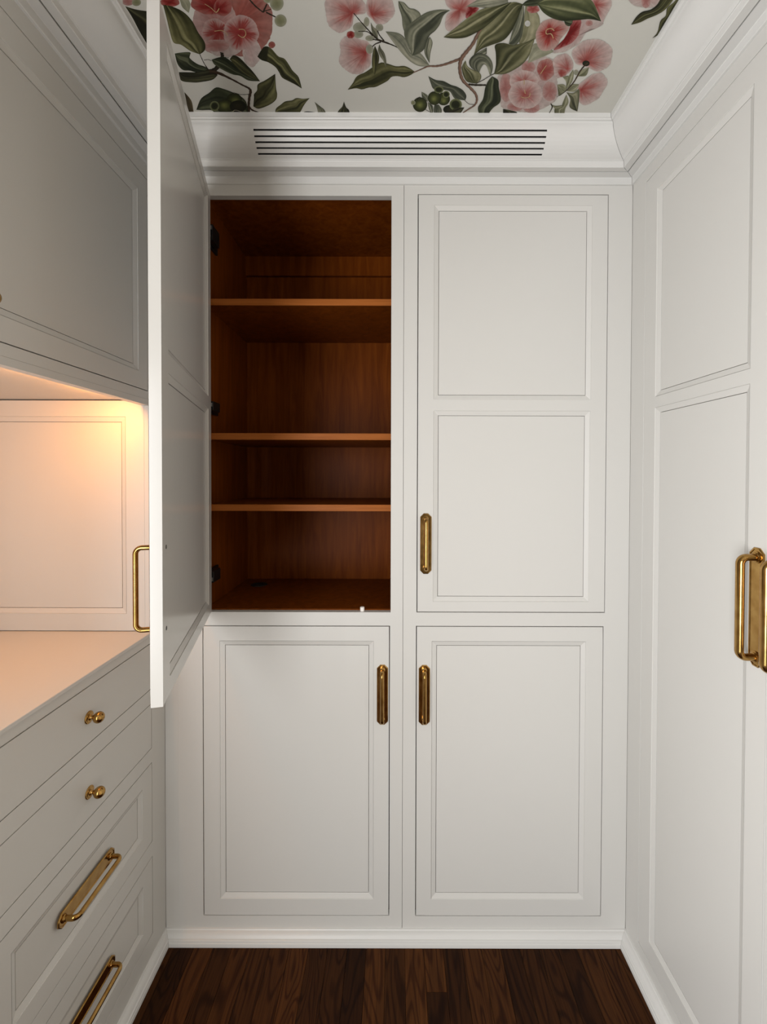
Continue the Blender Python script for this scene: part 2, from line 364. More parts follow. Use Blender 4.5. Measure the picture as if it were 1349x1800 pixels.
# printed motifs of the ceiling paper: (kind, ...) in ceiling coordinates (X, D)
FLORA = [
('flower',(-322.1,237.4),[(-315.3,237.4),(-317.6,235.1),(-321.1,233.3),(-325,232.7),(-328,233.3),(-329.5,235),(-328.9,237.4),(-326.6,239.7),(-323.1,241.4),(-319.3,242),(-316.3,241.4),(-314.8,239.7)],'rose'),
('flower',(-312.6,236.6),[(-307.1,236.6),(-309.1,234.4),(-312,232.9),(-315.1,232.3),(-317.5,232.8),(-318.6,234.4),(-318,236.6),(-316,238.7),(-313.1,240.2),(-310.1,240.8),(-307.7,240.3),(-306.6,238.7)],'olivepale'),
('leaf',[(-328.9,232.2),(-317.4,228.3),(-301.2,225.7),(-295.5,222.6)],[(-328.9,232.2),(-328.2,218),(-329.1,200.1),(-328.7,172.5)],'dark'),
('leaf',[(-258.6,244.3),(-259.6,236.7),(-259.8,230.7),(-255.3,224.5)],[(-258.6,244.3),(-250,243.4),(-248.5,235),(-255.3,224.5)],'sagegray'),
('flower',(-203.7,210),[(-155.2,212),(-166.5,190.6),(-186.2,173.9),(-208.9,167.5),(-227.1,173.8),(-235.3,190.4),(-231.7,211.8),(-218.5,231.6),(-199.8,245.3),(-180.2,250.2),(-163.9,245.4),(-154.7,231.8)],'dusty'),
('flower',(-195.3,183.4),[(-182.1,174),(-186.9,163.7),(-193.9,155.9),(-201.2,153),(-206.6,155.8),(-208.5,163.6),(-206.6,173.9),(-201.5,183.9),(-194.8,191),(-188,193.6),(-182.9,191),(-180.7,184)],'palepink'),
('flower',(-164.4,184.5),[(-159.8,184.5),(-161.1,182.2),(-163.2,180.5),(-165.7,179.8),(-167.8,180.5),(-168.9,182.2),(-168.9,184.5),(-167.6,186.8),(-165.5,188.5),(-163.1,189.1),(-161,188.5),(-159.8,186.8)],'dusty'),
('flower',(-224.7,209.9),[(-200.7,210),(-211.2,192),(-227.4,178.1),(-244.8,172.8),(-257.8,178),(-262.6,191.9),(-258.3,209.8),(-246.8,226.7),(-231.4,238.5),(-216.1,242.7),(-204.1,238.6),(-198.4,226.9)],'pink'),
('flower',(-220.3,191.5),[(-203.3,183.4),(-209.2,175.5),(-219.9,169.6),(-232.6,167.4),(-243.6,169.5),(-249.8,175.4),(-249.6,183.3),(-243.3,190.9),(-232.7,196.4),(-220.6,198.4),(-210.1,196.5),(-203.7,191)],'palepink'),
('flower',(-220.7,231.6),[(-199.7,236),(-205.4,229.5),(-216.1,224.6),(-229,222.8),(-240.4,224.6),(-247.1,229.4),(-247.3,235.9),(-241.2,242.2),(-230.6,246.8),(-218.2,248.5),(-207.3,246.8),(-200.5,242.3)],'red'),
('flower',(-272.4,236.7),[(-260.5,236.7),(-263.3,234.1),(-268.7,232.2),(-275,231.5),(-280.6,232.2),(-284,234.1),(-284.2,236.6),(-281.3,239.2),(-276,241.1),(-269.8,241.7),(-264.2,241.1),(-260.8,239.2)],'red'),
('flower',(-227.3,201.3),[(-216.9,200.4),(-222.8,191),(-231.8,183.9),(-241.4,181.2),(-248.8,183.8),(-252,190.9),(-250.1,200.3),(-243.9,209.4),(-235.2,215.9),(-226.2,218.3),(-219.1,215.9),(-215.7,209.5)],'pinkred'),
('flower',(-218.4,228.1),[(-199.5,231.7),(-202.9,226.4),(-208.5,222.5),(-214.7,221),(-219.8,222.5),(-222.3,226.4),(-221.6,231.6),(-218,236.8),(-212.5,240.5),(-206.5,241.9),(-201.6,240.5),(-199,236.8)],'red'),
('flower',(-200.4,200.4),[(-176.9,200.5),(-183.6,189.1),(-194.8,180.4),(-207.5,177.1),(-218,180.3),(-223.2,189),(-221.8,200.4),(-214.6,211.4),(-203.7,219.2),(-191.8,222),(-182,219.2),(-176.5,211.5)],'pinkred'),
('flower',(-236.1,184.3),[(-220.4,183.3),(-224.4,179.2),(-232.3,176.1),(-241.9,174.9),(-250.6,176),(-256,179.1),(-256.6,183.2),(-252.4,187.4),(-244.6,190.3),(-235.2,191.4),(-226.7,190.4),(-221.3,187.4)],'rose'),
('leaf',[(-265.4,171.1),(-276,175.9),(-284.2,184.2),(-292.7,187.3),(-290.5,201.2),(-286.1,217.2),(-281.9,234.1)],[(-265.4,171.1),(-256.2,177),(-251.7,187.4),(-254.5,201.3),(-255.7,215.4),(-261.9,226.3),(-272.7,232.4)],'olive'),
('leaf',[(-298.8,172.1),(-289.3,173.7),(-277,173.7),(-281.6,166.2),(-275.2,157.3),(-265.6,152.8),(-262.8,147)],[(-298.8,172.1),(-302.5,157.2),(-299.6,148.1),(-290.6,147),(-283.1,144.6),(-273.9,143.5),(-262.8,147)],'darkgreen'),
('leaf',[(-306.7,144.6),(-297,144.6),(-283.1,144.6),(-270.3,147),(-257.5,149.4),(-253.9,140)],[(-306.7,144.6),(-309.9,131.4),(-294.9,128.3),(-282.5,129),(-264.5,132.7),(-253.9,140)],'dark'),
('leaf',[(-314.6,112.4),(-311.6,101.9),(-312,92.4),(-318.4,73.2)],[(-314.6,112.4),(-318,100.5),(-322.2,86.8),(-325,73.2)],'brown'),
('stem',[(-265.4,171.1),(-265.3,158.5),(-263.4,148.2)],[0.93,1.12,1.87],'stemdark'),
('stem',[(-234.7,173.9),(-237.2,166.3),(-248.8,152.8),(-260.7,144.7)],[4.2,4.2,4.67,6.54],'stemdark'),
('stem',[(-263.4,145.9),(-250.6,143),(-236.8,134),(-223.9,124.2),(-216.7,119.1),(-215.6,114),(-220.8,103.5),(-226.4,89.9),(-231.6,74.2)],[5.6,5.14,3.27,2.99,3.74,3.92,3.55,3.55,5.14],'stem'),
('stem',[(-226.9,88.5),(-223.8,80),(-209.2,73.5)],[2.8,3.27,0.75],'stem'),
('stem',[(-263.4,162.9),(-257,163.5),(-253.5,161.8)],[0.75,0.75,0.93],'stemdark'),
('stem',[(-234.7,167.4),(-227.9,166.3)],[0.75,0.75],'stemdark'),
('stem',[(-241.6,112),(-231.7,108.1),(-220.1,108.8)],[0.56,0.84,0.93],'stemdark'),
('leaf',[(-252.7,163.5),(-238.8,167.4),(-230.3,165.2),(-221.3,152.9),(-215,143.6),(-205.1,137.7),(-196.5,130.5)],[(-252.7,163.5),(-251.6,156.2),(-243.2,148.2),(-231.9,141.2),(-222,138.9),(-212.5,131.6),(-196.5,130.5)],'darkgreen'),
('leaf',[(-227.7,164.1),(-220.3,170.1),(-213.4,166.3),(-206.1,154.1),(-201,143.7),(-196.5,130.5)],[(-227.7,164.1),(-224.3,156.3),(-218.4,146),(-212.7,140.7),(-204.8,135.3),(-196.5,130.5)],'oliveD'),
('stem',[(-176.1,241.1),(-170.6,232.6),(-163.6,225.6)],[2.05,1.87,1.49],'stemdark'),
('stem',[(-163.6,225.6),(-156.1,235.2)],[1.87,1.31],'stemdark'),
('stem',[(-163.3,226.5),(-152.8,229.2)],[1.31,0.75],'stemdark'),
('stem',[(-159.8,225.6),(-149.3,219.8)],[2.05,1.49],'stemdark'),
('flower',(-145.4,216.6),[(-137.1,215.7),(-139.1,211.9),(-142.6,209.1),(-146.7,208),(-150.3,209.1),(-152.3,211.9),(-152.3,215.7),(-150.3,219.4),(-146.8,222.2),(-142.8,223.2),(-139.3,222.2),(-137.2,219.5)],'olivepale'),
('flower',(-144,236.1),[(-135.7,236.1),(-137.9,231.8),(-141.8,228.6),(-146.3,227.4),(-150.2,228.6),(-152.3,231.8),(-152.2,236.1),(-149.9,240.3),(-146.1,243.4),(-141.7,244.5),(-137.9,243.4),(-135.8,240.4)],'olivepale'),
('flower',(-153.5,241.2),[(-148,241.2),(-149.5,238.7),(-152,236.8),(-154.9,236.1),(-157.5,236.8),(-158.9,238.6),(-158.9,241.2),(-157.4,243.7),(-154.9,245.5),(-152,246.2),(-149.5,245.5),(-148.1,243.7)],'olivepale'),
('leaf',[(-188.6,168.1),(-177,180.9),(-170.5,182.4),(-165.6,178.3),(-160.1,168.7),(-152.6,165.4),(-148.6,156.5),(-145.5,147.3),(-139.8,139.1),(-138.7,129.4),(-138.7,118.7)],[(-188.6,168.1),(-184.4,163.1),(-176,159.8),(-168.4,153.1),(-165.3,145),(-163.1,136.6),(-154.8,130.6),(-147.2,125.6),(-138.7,118.7)],'oliveB'),
('leaf',[(-220.3,87.1),(-214.3,102.2),(-212.2,108.8),(-205.6,115.3),(-201.3,125.5),(-189.5,131.7),(-179.1,137.8),(-171.3,142.6)],[(-220.3,87.1),(-214.6,82.9),(-205.7,85),(-192.2,91.3),(-181.8,99.6),(-177.6,108.9),(-176.2,120.5),(-171.3,142.6)],'oliveD'),
('leaf',[(-190.3,72.9),(-186.4,83),(-177.5,90),(-168.9,96.2),(-158,98.3),(-150.2,102.4),(-140.2,101.1),(-130.2,102.4)],[(-190.3,72.9),(-181.9,72.9),(-168.8,72.9),(-156.8,73),(-150.8,75.9),(-143.1,87.3),(-136.7,95.6),(-130.2,102.4)],'olive'),
('leaf',[(-149.6,73),(-141.5,77.8),(-127.5,76.7),(-118.6,73.1)],[(-149.8,72.3),(-140.2,72.3),(-128.3,72.3),(-118.7,72.3)],'dark'),
('leaf',[(-311.1,80.4),(-295.1,100.6),(-278,111.2),(-264.2,120.3),(-254,117.8),(-242.7,112),(-232.9,104.8),(-228.5,94),(-232.1,72.7)],[(-311.1,80.4),(-302,79.8),(-287.7,79.8),(-283.6,72.6),(-271.6,72.6),(-259.7,72.6),(-247.7,72.7),(-238.1,72.7),(-232.1,72.7)],'darkgreen'),
('flower',(-243.8,96.7),[(-233.6,99.4),(-237.2,93.6),(-242.9,89.3),(-249.4,87.7),(-254.6,89.3),(-257.3,93.6),(-256.6,99.4),(-252.9,105.1),(-247.2,109.2),(-241,110.7),(-235.8,109.2),(-233.1,105.1)],'olivebud'),
('flower',(-263.8,89.7),[(-250.2,87),(-254.4,80.6),(-261.1,75.9),(-268.7,74.1),(-274.8,75.8),(-277.9,80.5),(-277.2,86.9),(-272.8,93.2),(-266.2,97.7),(-258.9,99.4),(-252.9,97.7),(-249.7,93.2)],'olivebud'),
('flower',(-279.8,87.6),[(-272.5,87.6),(-275.4,83),(-279.4,79.6),(-283.6,78.4),(-286.8,79.6),(-288,83),(-287.1,87.6),(-284.2,92.1),(-280.2,95.4),(-276.1,96.6),(-273,95.4),(-271.7,92.1)],'pod'),
('flower',(-243.8,87),[(-230.9,87),(-234.5,81.4),(-240.8,77.2),(-247.8,75.6),(-253.8,77.1),(-257,81.3),(-256.7,87),(-252.8,92.5),(-246.7,96.6),(-239.8,98.1),(-234,96.6),(-230.7,92.6)],'darkbud'),
('stem',[(-257.4,75.6),(-251,79.9),(-242.6,77.1),(-238.8,74.2)],[0.56,0.93,0.93,0.56],'pale'),
('stem',[(-200.8,204.8),(-194.2,204.3),(-194,198.5),(-199.5,194.3),(-204.2,198)],[0.93,0.93,0.93,0.93,0.93],'stamen'),
('stem',[(-232.7,202.3),(-223.6,203.3),(-218.9,200.4),(-218.4,196.5)],[0.93,0.93,0.93,0.93],'stamen'),
('stem',[(-231.1,235.1),(-225.6,230.7),(-221.3,225.5),(-215.8,229.9)],[0.75,0.93,1.12,0.93],'stamen'),
('flower',(-54.3,225),[(-87.5,232.8),(-81.6,241.3),(-62.9,246.4),(-45.2,244.7),(-36.8,234.7),(-38.4,225),(-47,223.2),(-52.4,220.5),(-55.7,210.3),(-64.1,203.7),(-73.2,200.7),(-83.1,206.5),(-86.2,217.7)],'pink2'),
('flower',(-30.1,223.3),[(-36.6,225),(-36.8,234.7),(-30.8,244.8),(-18.1,246.5),(-5.7,239.8),(-2,228.7),(-5.8,218.8),(-15.4,212.3),(-24.1,211.4),(-29.5,216.9),(-34,221)],'pink2'),
('flower',(-40.9,174.4),[(-73.8,187.8),(-69,194.9),(-59,196.9),(-47.5,192.9),(-37.8,189.9),(-34.2,183.8),(-33.9,171.2),(-35.3,155.7),(-43.6,148.8),(-51.6,142.3),(-66.3,145.2),(-75.1,152.2),(-78.1,162.3),(-74.9,175.3)],'pink2'),
('flower',(-46.4,207.5),[(-37.7,207.6),(-39.1,204.2),(-42.4,201.7),(-46.9,200.8),(-51.2,201.7),(-54.2,204.2),(-55,207.5),(-53.5,210.8),(-50.2,213.2),(-45.8,214.1),(-41.6,213.2),(-38.6,210.9)],'sage'),
('flower',(-49,198.9),[(-42.6,198.9),(-43.7,196.4),(-46.2,194.6),(-49.4,193.9),(-52.6,194.6),(-54.7,196.4),(-55.4,198.8),(-54.3,201.3),(-51.8,203.1),(-48.6,203.7),(-45.5,203.1),(-43.3,201.3)],'sage'),
('flower',(-37.2,214.6),[(-33.8,214.6),(-34.4,211.7),(-35.8,209.6),(-37.6,208.8),(-39.3,209.6),(-40.4,211.7),(-40.7,214.6),(-40,217.4),(-38.6,219.5),(-36.9,220.3),(-35.2,219.5),(-34.1,217.4)],'sage'),
('flower',(-21.3,207.6),[(-16.5,207.6),(-17.2,205.3),(-19,203.6),(-21.5,203),(-23.9,203.6),(-25.6,205.3),(-26.1,207.6),(-25.4,209.9),(-23.6,211.5),(-21.2,212.1),(-18.8,211.5),(-17.1,209.9)],'sage'),
('flower',(-34.1,194),[(-28,194),(-28.9,192.1),(-31.2,190.7),(-34.4,190.1),(-37.4,190.6),(-39.6,192),(-40.2,193.9),(-39.3,195.8),(-37,197.2),(-33.9,197.7),(-30.9,197.2),(-28.7,195.9)],'sage'),
('flower',(-35.5,179.1),[(-30.4,179.1),(-31.3,175.9),(-33.3,173.5),(-35.9,172.6),(-38.4,173.4),(-40.1,175.8),(-40.5,179.1),(-39.7,182.4),(-37.7,184.7),(-35.1,185.6),(-32.7,184.7),(-30.9,182.4)],'sage'),
('flower',(-58.8,198.3),[(-53.7,198.3),(-54.7,195.9),(-56.7,194.1),(-59.3,193.4),(-61.8,194),(-63.5,195.9),(-63.9,198.3),(-63,200.8),(-60.9,202.5),(-58.3,203.2),(-55.9,202.6),(-54.2,200.8)],'red'),
('leaf',[(-32,214.1),(-31.6,204.7),(-29.5,197.9),(-23.9,191.5)],[(-32,214.1),(-29,208.5),(-24.4,203.8),(-23.9,191.5)],'grayleaf'),
('stem',[(-52.4,225),(-43.9,214.1),(-35,203.7),(-24.8,193),(-17,189.5),(-5.1,184.9),(5,179.8)],[0.93,1.12,1.49,2.24,2.62,1.49,1.12],'stemdark'),
('stem',[(-23.9,203.8),(-21.7,197.9),(-16,190.5)],[1.12,1.31,1.87],'stemdark'),
('stem',[(-48.7,202.7),(-37.1,202.3),(-30.5,196.9)],[0.93,1.12,1.31],'stemdark'),
('stem',[(-31.8,182.6),(-27.1,186.4),(-20,189)],[1.31,1.31,1.87],'stemdark'),
('stem',[(-30.8,192.5),(-21.9,191)],[1.12,1.87],'stemdark'),
('leaf',[(-71.5,117),(-62.6,128.4),(-58.6,135.7),(-53.9,140.5),(-43.9,145.3),(-33.9,152.3),(-20.9,160.2),(-10.5,158),(-0,154.6),(10.5,155.2),(18,152.4),(26.6,146.1)],[(-71.5,117),(-59,119.6),(-50.2,117.7),(-40,120.9),(-31.1,121.6),(-22,126),(-12,132.2),(-6.5,138.3),(2.2,139.5),(10.8,137.7),(19.4,140.7),(26.6,146.1)],'olive'),
('leaf',[(-28.2,183.8),(-31.7,173.3),(-33.5,159.1),(-33,148.8),(-30.7,141.2)],[(-28.2,183.8),(-24.5,174.4),(-23.3,166.9),(-25.3,155.7),(-30.7,141.2)],'oliveD'),
('leaf',[(-22.1,185.9),(-24.4,177.6),(-21.7,169),(-17.7,162.5),(-14.3,152.3)],[(-22.1,185.9),(-20.3,180.7),(-15.9,173.4),(-13.6,162.5),(-14.3,152.3)],'grayleaf'),
('leaf',[(-124.1,95.7),(-116.8,87.4),(-111.9,81.8),(-109.7,73.1)],[(-124.1,95.7),(-122.7,87.4),(-122.2,80.3),(-122.9,73.1)],'grayleaf'),
('leaf',[(-79.3,96.5),(-82.9,87.5),(-89.1,80.4),(-93.6,73.2)],[(-79.3,96.5),(-77.2,86.1),(-73.6,81.2),(-72.7,73.2)],'dark'),
('stem',[(87.8,166.1),(77.5,161.6),(65.5,157.1),(55.2,155),(44.7,154.8),(34.4,149.9),(24,144.9)],[4.2,3.92,3.36,2.99,2.43,1.68,1.31],'stempink'),
('leaf',[(2.4,239),(3,232.2),(6.8,220.6),(7.9,210.5),(11,201.9),(20.1,192.1)],[(2.4,239),(9.3,237.3),(15.9,231.3),(23.3,229.6),(30.2,222.5),(27.4,203.9),(20.1,192.1)],'graygreen'),
('leaf',[(-13.8,202.8),(2.2,200.9),(12.2,193.1),(19.6,178.7),(33.1,173.5),(45.6,157)],[(-13.8,202.8),(-5.6,191),(3.4,178.7),(11.7,169.1),(21.3,160.3),(33.1,154.7),(45.7,155.7)],'graypale'),
('leaf',[(45.9,159.3),(38.2,173.5),(38.2,188.1),(43.5,196.1)],[(45.9,159.3),(45.8,173.5),(47.6,188.1),(43.5,196.1)],'graygreen'),
('leaf',[(20.9,170.2),(18.5,179.8),(12.2,192.1),(10,200.9),(11.8,207.7),(19.3,214.3),(29.3,221.6),(39.2,227),(52.9,229.5),(65.5,228.8)],[(20.9,170.2),(29,172.4),(36.8,178.8),(40,190.1),(43.4,198.1),(49.7,203.9),(54.7,211.6),(58.3,222.6),(65.5,228.8)],'graygreen'),
('leaf',[(45.8,139.6),(57.2,133.6),(68.3,131.8),(80,125.7),(89.2,122.6),(99.1,116.2),(105.1,107.1),(104.6,99.1)],[(45.8,139.6),(49.9,128.7),(55.2,118.7),(67.6,117.4),(79.1,114.9),(87.4,103.1),(95.8,100.4),(104.6,99.1)],'graydark'),
('leaf',[(37.6,114.1),(38.7,105.6),(41.8,101.6),(47.9,96.2)],[(37.6,114.1),(43.5,110.9),(48.4,105.6),(47.9,96.2)],'graygreen'),
('leaf',[(47.9,96.2),(49.7,87.9),(52.7,79.4),(58,73.6)],[(47.9,96.2),(55.3,90.7),(57.7,83.7),(58,73.6)],'graygreen'),
('leaf',[(58.8,90.7),(58.4,82.3),(59.7,73.6)],[(65.7,91.4),(70.8,82.3),(71.1,73.7)],'graydark'),
('flower',(83.7,82.3),[(94.3,82.4),(93.5,78.1),(90,74.9),(84.8,73.7),(79.3,74.9),(75,78),(73.1,82.3),(74.1,86.6),(77.6,89.6),(82.7,90.8),(88.1,89.7),(92.3,86.6)],'darkbud'),
('flower',(72,97.6),[(81.3,101.7),(80.7,95.9),(77.6,91.6),(72.9,90.1),(67.7,91.6),(63.7,95.9),(61.9,101.6),(62.6,107.3),(65.7,111.4),(70.3,112.9),(75.3,111.4),(79.3,107.4)],'olivebud'),
('flower',(56.7,101.6),[(67.8,103),(67.1,96.9),(63.8,92.4),(58.8,90.7),(53.6,92.4),(49.5,96.9),(47.7,102.9),(48.6,108.9),(51.9,113.2),(56.7,114.8),(61.8,113.3),(65.8,109)],'olivebud'),
('flower',(36.7,90.6),[(47.7,91.4),(46.7,84.6),(43,79.5),(37.4,77.6),(31.7,79.5),(27.4,84.5),(25.6,91.3),(26.8,98),(30.6,102.8),(35.9,104.5),(41.5,102.8),(45.8,98)],'olivebud'),
('flower',(26.1,94.7),[(29.5,94.8),(29.2,92.7),(28,91.2),(26.2,90.6),(24.5,91.2),(23.1,92.7),(22.6,94.7),(23,96.8),(24.2,98.3),(25.9,98.8),(27.6,98.3),(29,96.8)],'olivepale'),
('flower',(62.9,117.7),[(69.8,117.7),(69.2,114.7),(66.9,112.5),(63.5,111.7),(59.9,112.5),(57.2,114.7),(56,117.6),(56.6,120.6),(59,122.7),(62.3,123.5),(65.8,122.7),(68.6,120.6)],'pod'),
('flower',(74.7,109.7),[(79.9,109.7),(79.5,106.6),(77.9,104.4),(75.4,103.6),(72.7,104.4),(70.5,106.6),(69.5,109.6),(69.8,112.6),(71.5,114.8),(74,115.6),(76.6,114.8),(78.8,112.7)],'pod'),
('flower',(91.3,91.5),[(100.8,91.5),(100.4,86.1),(97.4,82),(92.8,80.5),(87.8,82),(83.7,86),(81.8,91.5),(82.4,96.8),(85.3,100.7),(89.8,102.1),(94.7,100.7),(98.8,96.9)],'pod'),
('leaf',[(32.9,97.5),(32,102.9),(35.9,105.6)],[(32.9,97.5),(37.2,101.6),(35.9,105.6)],'dark'),
('leaf',[(78.2,73.7),(85.7,80.9),(92.2,85.2),(105.5,86.4)],[(78.3,72.9),(93.8,73),(100.7,75.2),(105.5,86.4)],'dark'),
('stem',[(45.4,82.2),(55.3,76.5)],[0.75,0.93],'stemdark'),
('stem',[(20.9,74.2),(38.9,73.6)],[0.75,0.37],'stemdark'),
('flower',(192.5,121.6),[(142.8,139.9),(157.7,144.7),(168.5,159.6),(183.9,164.1),(202.7,169.6),(220.5,163.1),(227.9,140.1),(236.9,121.7),(241.8,102.2),(235.2,88.4),(220.7,82.8),(208.3,77),(193.7,78.4),(174,81.2),(161.7,88.2),(154.1,115.1)],'palepink'),
('flower',(160.9,121.5),[(170.3,121.5),(172.3,109.3),(171.2,100),(167.2,96.5),(161.4,100),(155.6,109.2),(151.4,121.5),(149.9,133.3),(151.2,141.6),(155,144.7),(160.4,141.7),(165.9,133.3)],'rose'),
('flower',(226.9,115.3),[(237.6,115.3),(239.2,106.8),(237.6,100.5),(233,98.1),(226.7,100.4),(220.6,106.8),(216.3,115.3),(214.9,123.5),(216.7,129.5),(221.2,131.6),(227.2,129.5),(233.1,123.6)],'rose'),
('flower',(209,86.3),[(221.9,86.3),(221.8,81.3),(218.2,77.6),(212.1,76.3),(205.2,77.6),(199.3,81.3),(196.1,86.2),(196.4,91.1),(200,94.7),(206,96),(212.8,94.7),(218.6,91.2)],'rose'),
('flower',(183.8,88.3),[(196.7,88.3),(196.2,84.1),(192.3,81),(186.2,79.8),(179.4,80.9),(173.8,84),(171,88.3),(171.7,92.4),(175.5,95.5),(181.6,96.6),(188.2,95.5),(193.8,92.5)],'rose'),
('flower',(183.8,154),[(193.3,154),(193.5,149.4),(191,146),(186.6,144.7),(181.4,146),(176.9,149.4),(174.3,154),(174.3,158.5),(176.8,161.8),(181.1,163),(186.1,161.8),(190.6,158.6)],'rose'),
('flower',(184.4,130.3),[(204.4,132.8),(204.4,124.1),(198.7,117.6),(188.8,115.2),(177.5,117.6),(168,124),(163,132.7),(163.5,141.1),(169.3,147.2),(178.8,149.4),(189.6,147.2),(198.9,141.2)],'pink3'),
('flower',(191.5,110),[(218,110.1),(218.8,97.4),(212.3,87.7),(200.3,84.1),(186.1,87.7),(173.9,97.2),(167.2,109.9),(167.4,122.1),(174.1,130.8),(185.5,134),(198.7,130.9),(210.6,122.3)],'pink3'),
('flower',(207.2,147.1),[(196.1,151.7),(197.7,163),(206.9,166.4),(216.6,159.7),(222.8,142.5),(215.3,132.8),(206.5,136.5)],'rosered'),
('flower',(239.5,151.9),[(214.6,165.3),(220.4,171.8),(227.8,174),(238.9,166.5),(246,155.3),(244.5,147.2),(238.7,140.2),(228.8,137.7),(219.4,151.8)],'pink3'),
('flower',(232.6,144.9),[(226.6,149.5),(233.2,151.8),(239.8,148.4),(240.4,141.3),(234.8,138.9),(230.3,142.5)],'rosered'),
('leaf',[(181.1,159.7),(181.7,187.4),(212.3,177.1)],[(181.1,159.7),(197.9,168.5),(212.3,177.1)],'sagegray'),
('flower',(232.7,196.6),[(209.7,176.1),(222.1,188.6),(227.5,218.4),(257.1,215.8),(256.3,209.2),(244,204.4),(240,188.6),(231.4,180.3),(221.2,175)],'palepink'),
('flower',(221.8,199.5),[(209.5,179.2),(216.1,188.5),(219.9,204.4),(219,218.4),(228.1,219.4),(233.3,209.2),(234.3,197.6),(230.1,188.6),(220.5,182.4)],'deepred'),
('leaf',[(155.7,235.1),(159.2,213.7),(158.4,199.4),(162.7,184.3)],[(155.7,235.1),(173.4,225.5),(181,210.9),(181.5,194.5),(162.7,184.3)],'sage2'),
('flower',(77.8,229.7),[(58.5,245),(73.5,246.7),(91.7,245.1),(99.5,232.4),(95.4,224.5),(86.6,220.8),(80.2,213.5),(72.6,205.9),(67.2,203),(61.5,210.6),(62,222.6),(65.9,228.8),(60.5,234.9)],'pink2'),
('flower',(92.7,228.9),[(86.6,232.4),(93.8,233.2),(100.2,230.6),(95.4,224.5),(88.8,219),(85.4,222.6)],'deepred'),
('flower',(166.3,230.4),[(174.2,230.4),(173.9,228),(171.6,226.2),(167.8,225.5),(163.7,226.2),(160.2,227.9),(158.5,230.3),(158.8,232.7),(161.1,234.5),(164.8,235.1),(168.9,234.5),(172.3,232.8)],'rosered'),
('flower',(164.8,213.2),[(168.2,213.2),(168.4,211.4),(167.5,210),(165.9,209.5),(164.1,210),(162.4,211.3),(161.4,213.2),(161.3,215.1),(162.2,216.4),(163.7,216.9),(165.6,216.4),(167.2,215.1)],'white'),
('flower',(196.7,201.4),[(180.8,196.5),(179.3,207.1),(183.2,215.6),(193.3,219.3),(205.2,217.5),(216.3,211),(218.9,204.4),(213.9,194.6),(213.3,185.5),(207.1,180.3),(200.2,177.1),(188.3,182.3)],'redfl'),
('flower',(240.6,235.3),[(229.6,243.7),(238.8,247),(252.1,245.4),(259.3,235.3),(258.9,223.9),(258.5,214.8),(249,223),(240.3,231.8)],'pink2'),
('flower',(258.9,163.2),[(235.1,176.1),(239.7,184.5),(248.7,193.7),(264,192.7),(278.8,186.7),(290.4,175.2),(294.8,162.2),(291.3,152),(282.9,147.4),(267.5,153.1),(257.6,156.5),(246.8,159.8)],'pink2'),
('flower',(271.8,118),[(264.7,124.3),(273.7,139.1),(281.8,145),(290.3,145),(302.5,134.3),(306.4,118.1),(304.6,105),(295.7,94.2),(286.5,91.4),(277.2,98.2),(273.3,108.9)],'pink2'),
('flower',(241.8,213.9),[(246.6,213.9),(246.8,212),(245.6,210.6),(243.5,210.1),(240.8,210.6),(238.5,212),(237.1,213.9),(236.9,215.7),(238,217.1),(240.2,217.6),(242.8,217.1),(245.1,215.7)],'rose'),
('leaf',[(209.4,216.6),(213.1,211.9),(218.6,210.1),(220.9,213.8)],[(209.4,216.6),(214,219.3),(218.7,219.3),(220.9,213.8)],'darkgreen'),
('leaf',[(247.4,150.7),(245.2,140.2),(246.7,128),(250,116.6)],[(247.4,150.7),(252.2,140.2),(253.4,130.5),(250,116.6)],'sageleaf'),
('leaf',[(237,138.9),(243.7,132.9),(247.1,126.8)],[(237,138.9),(245.2,140.2),(247.1,126.8)],'sage'),
('leaf',[(233.9,126.7),(239.3,115.3),(243.8,107.5),(250.5,115.4)],[(233.9,126.7),(241.4,127.4),(247,124.3),(250.5,115.4)],'sageleaf'),
('leaf',[(251.3,116),(253.7,126.8),(265,127.4)],[(251.3,116),(263.9,115.4),(265.8,125.6)],'sageleaf'),
('leaf',[(252.1,114.1),(262.4,102.2),(266.1,89.9),(271.9,84.3),(282.7,79.4)],[(252.1,114.1),(262.7,112.8),(269,119.3),(276.1,102.3),(282.7,79.4)],'sageD'),
('leaf',[(253.6,110.2),(253.6,96.8),(253.8,88.5),(245.5,85.7),(249.1,74.2)],[(253.6,110.2),(262.2,96.8),(261.9,85.7),(263,80),(264,74.2)],'sageleaf'),
('leaf',[(237.2,92.6),(245.2,89.9),(255.1,91.3)],[(237.2,92.6),(247.2,84.3),(256.2,88.5)],'sageleaf'),
('leaf',[(258.1,140.2),(259.5,149.6),(268.1,154.2)],[(258.1,140.2),(269.4,141.4),(268.1,154.2)],'sage'),
('flower',(253.5,146.1),[(257.2,146.1),(257.6,144.1),(256.9,142.5),(255.2,142),(253.1,142.5),(251.1,144),(249.8,146.1),(249.4,148.1),(250.2,149.6),(251.8,150.2),(253.9,149.6),(255.9,148.2)],'sage'),
('flower',(261.4,159.9),[(266.4,159.9),(266.7,157.7),(265.6,156.2),(263.3,155.6),(260.5,156.2),(258,157.7),(256.4,159.9),(256.2,162),(257.4,163.5),(259.6,164.1),(262.3,163.5),(264.8,162)],'darkbud'),
('stem',[(263,161),(258.4,149.6),(256.7,133),(252.9,120.5),(250,116.6)],[2.24,2.05,1.87,1.68,1.49],'stem'),
('stem',[(250.8,116),(245.7,110.1),(240.6,105.5)],[1.31,0.75,0.47],'stemdark'),
('stem',[(236.1,94),(240.4,88.5),(240.7,82.8),(239.9,74.9)],[1.31,1.87,1.31,0.75],'stemdark'),
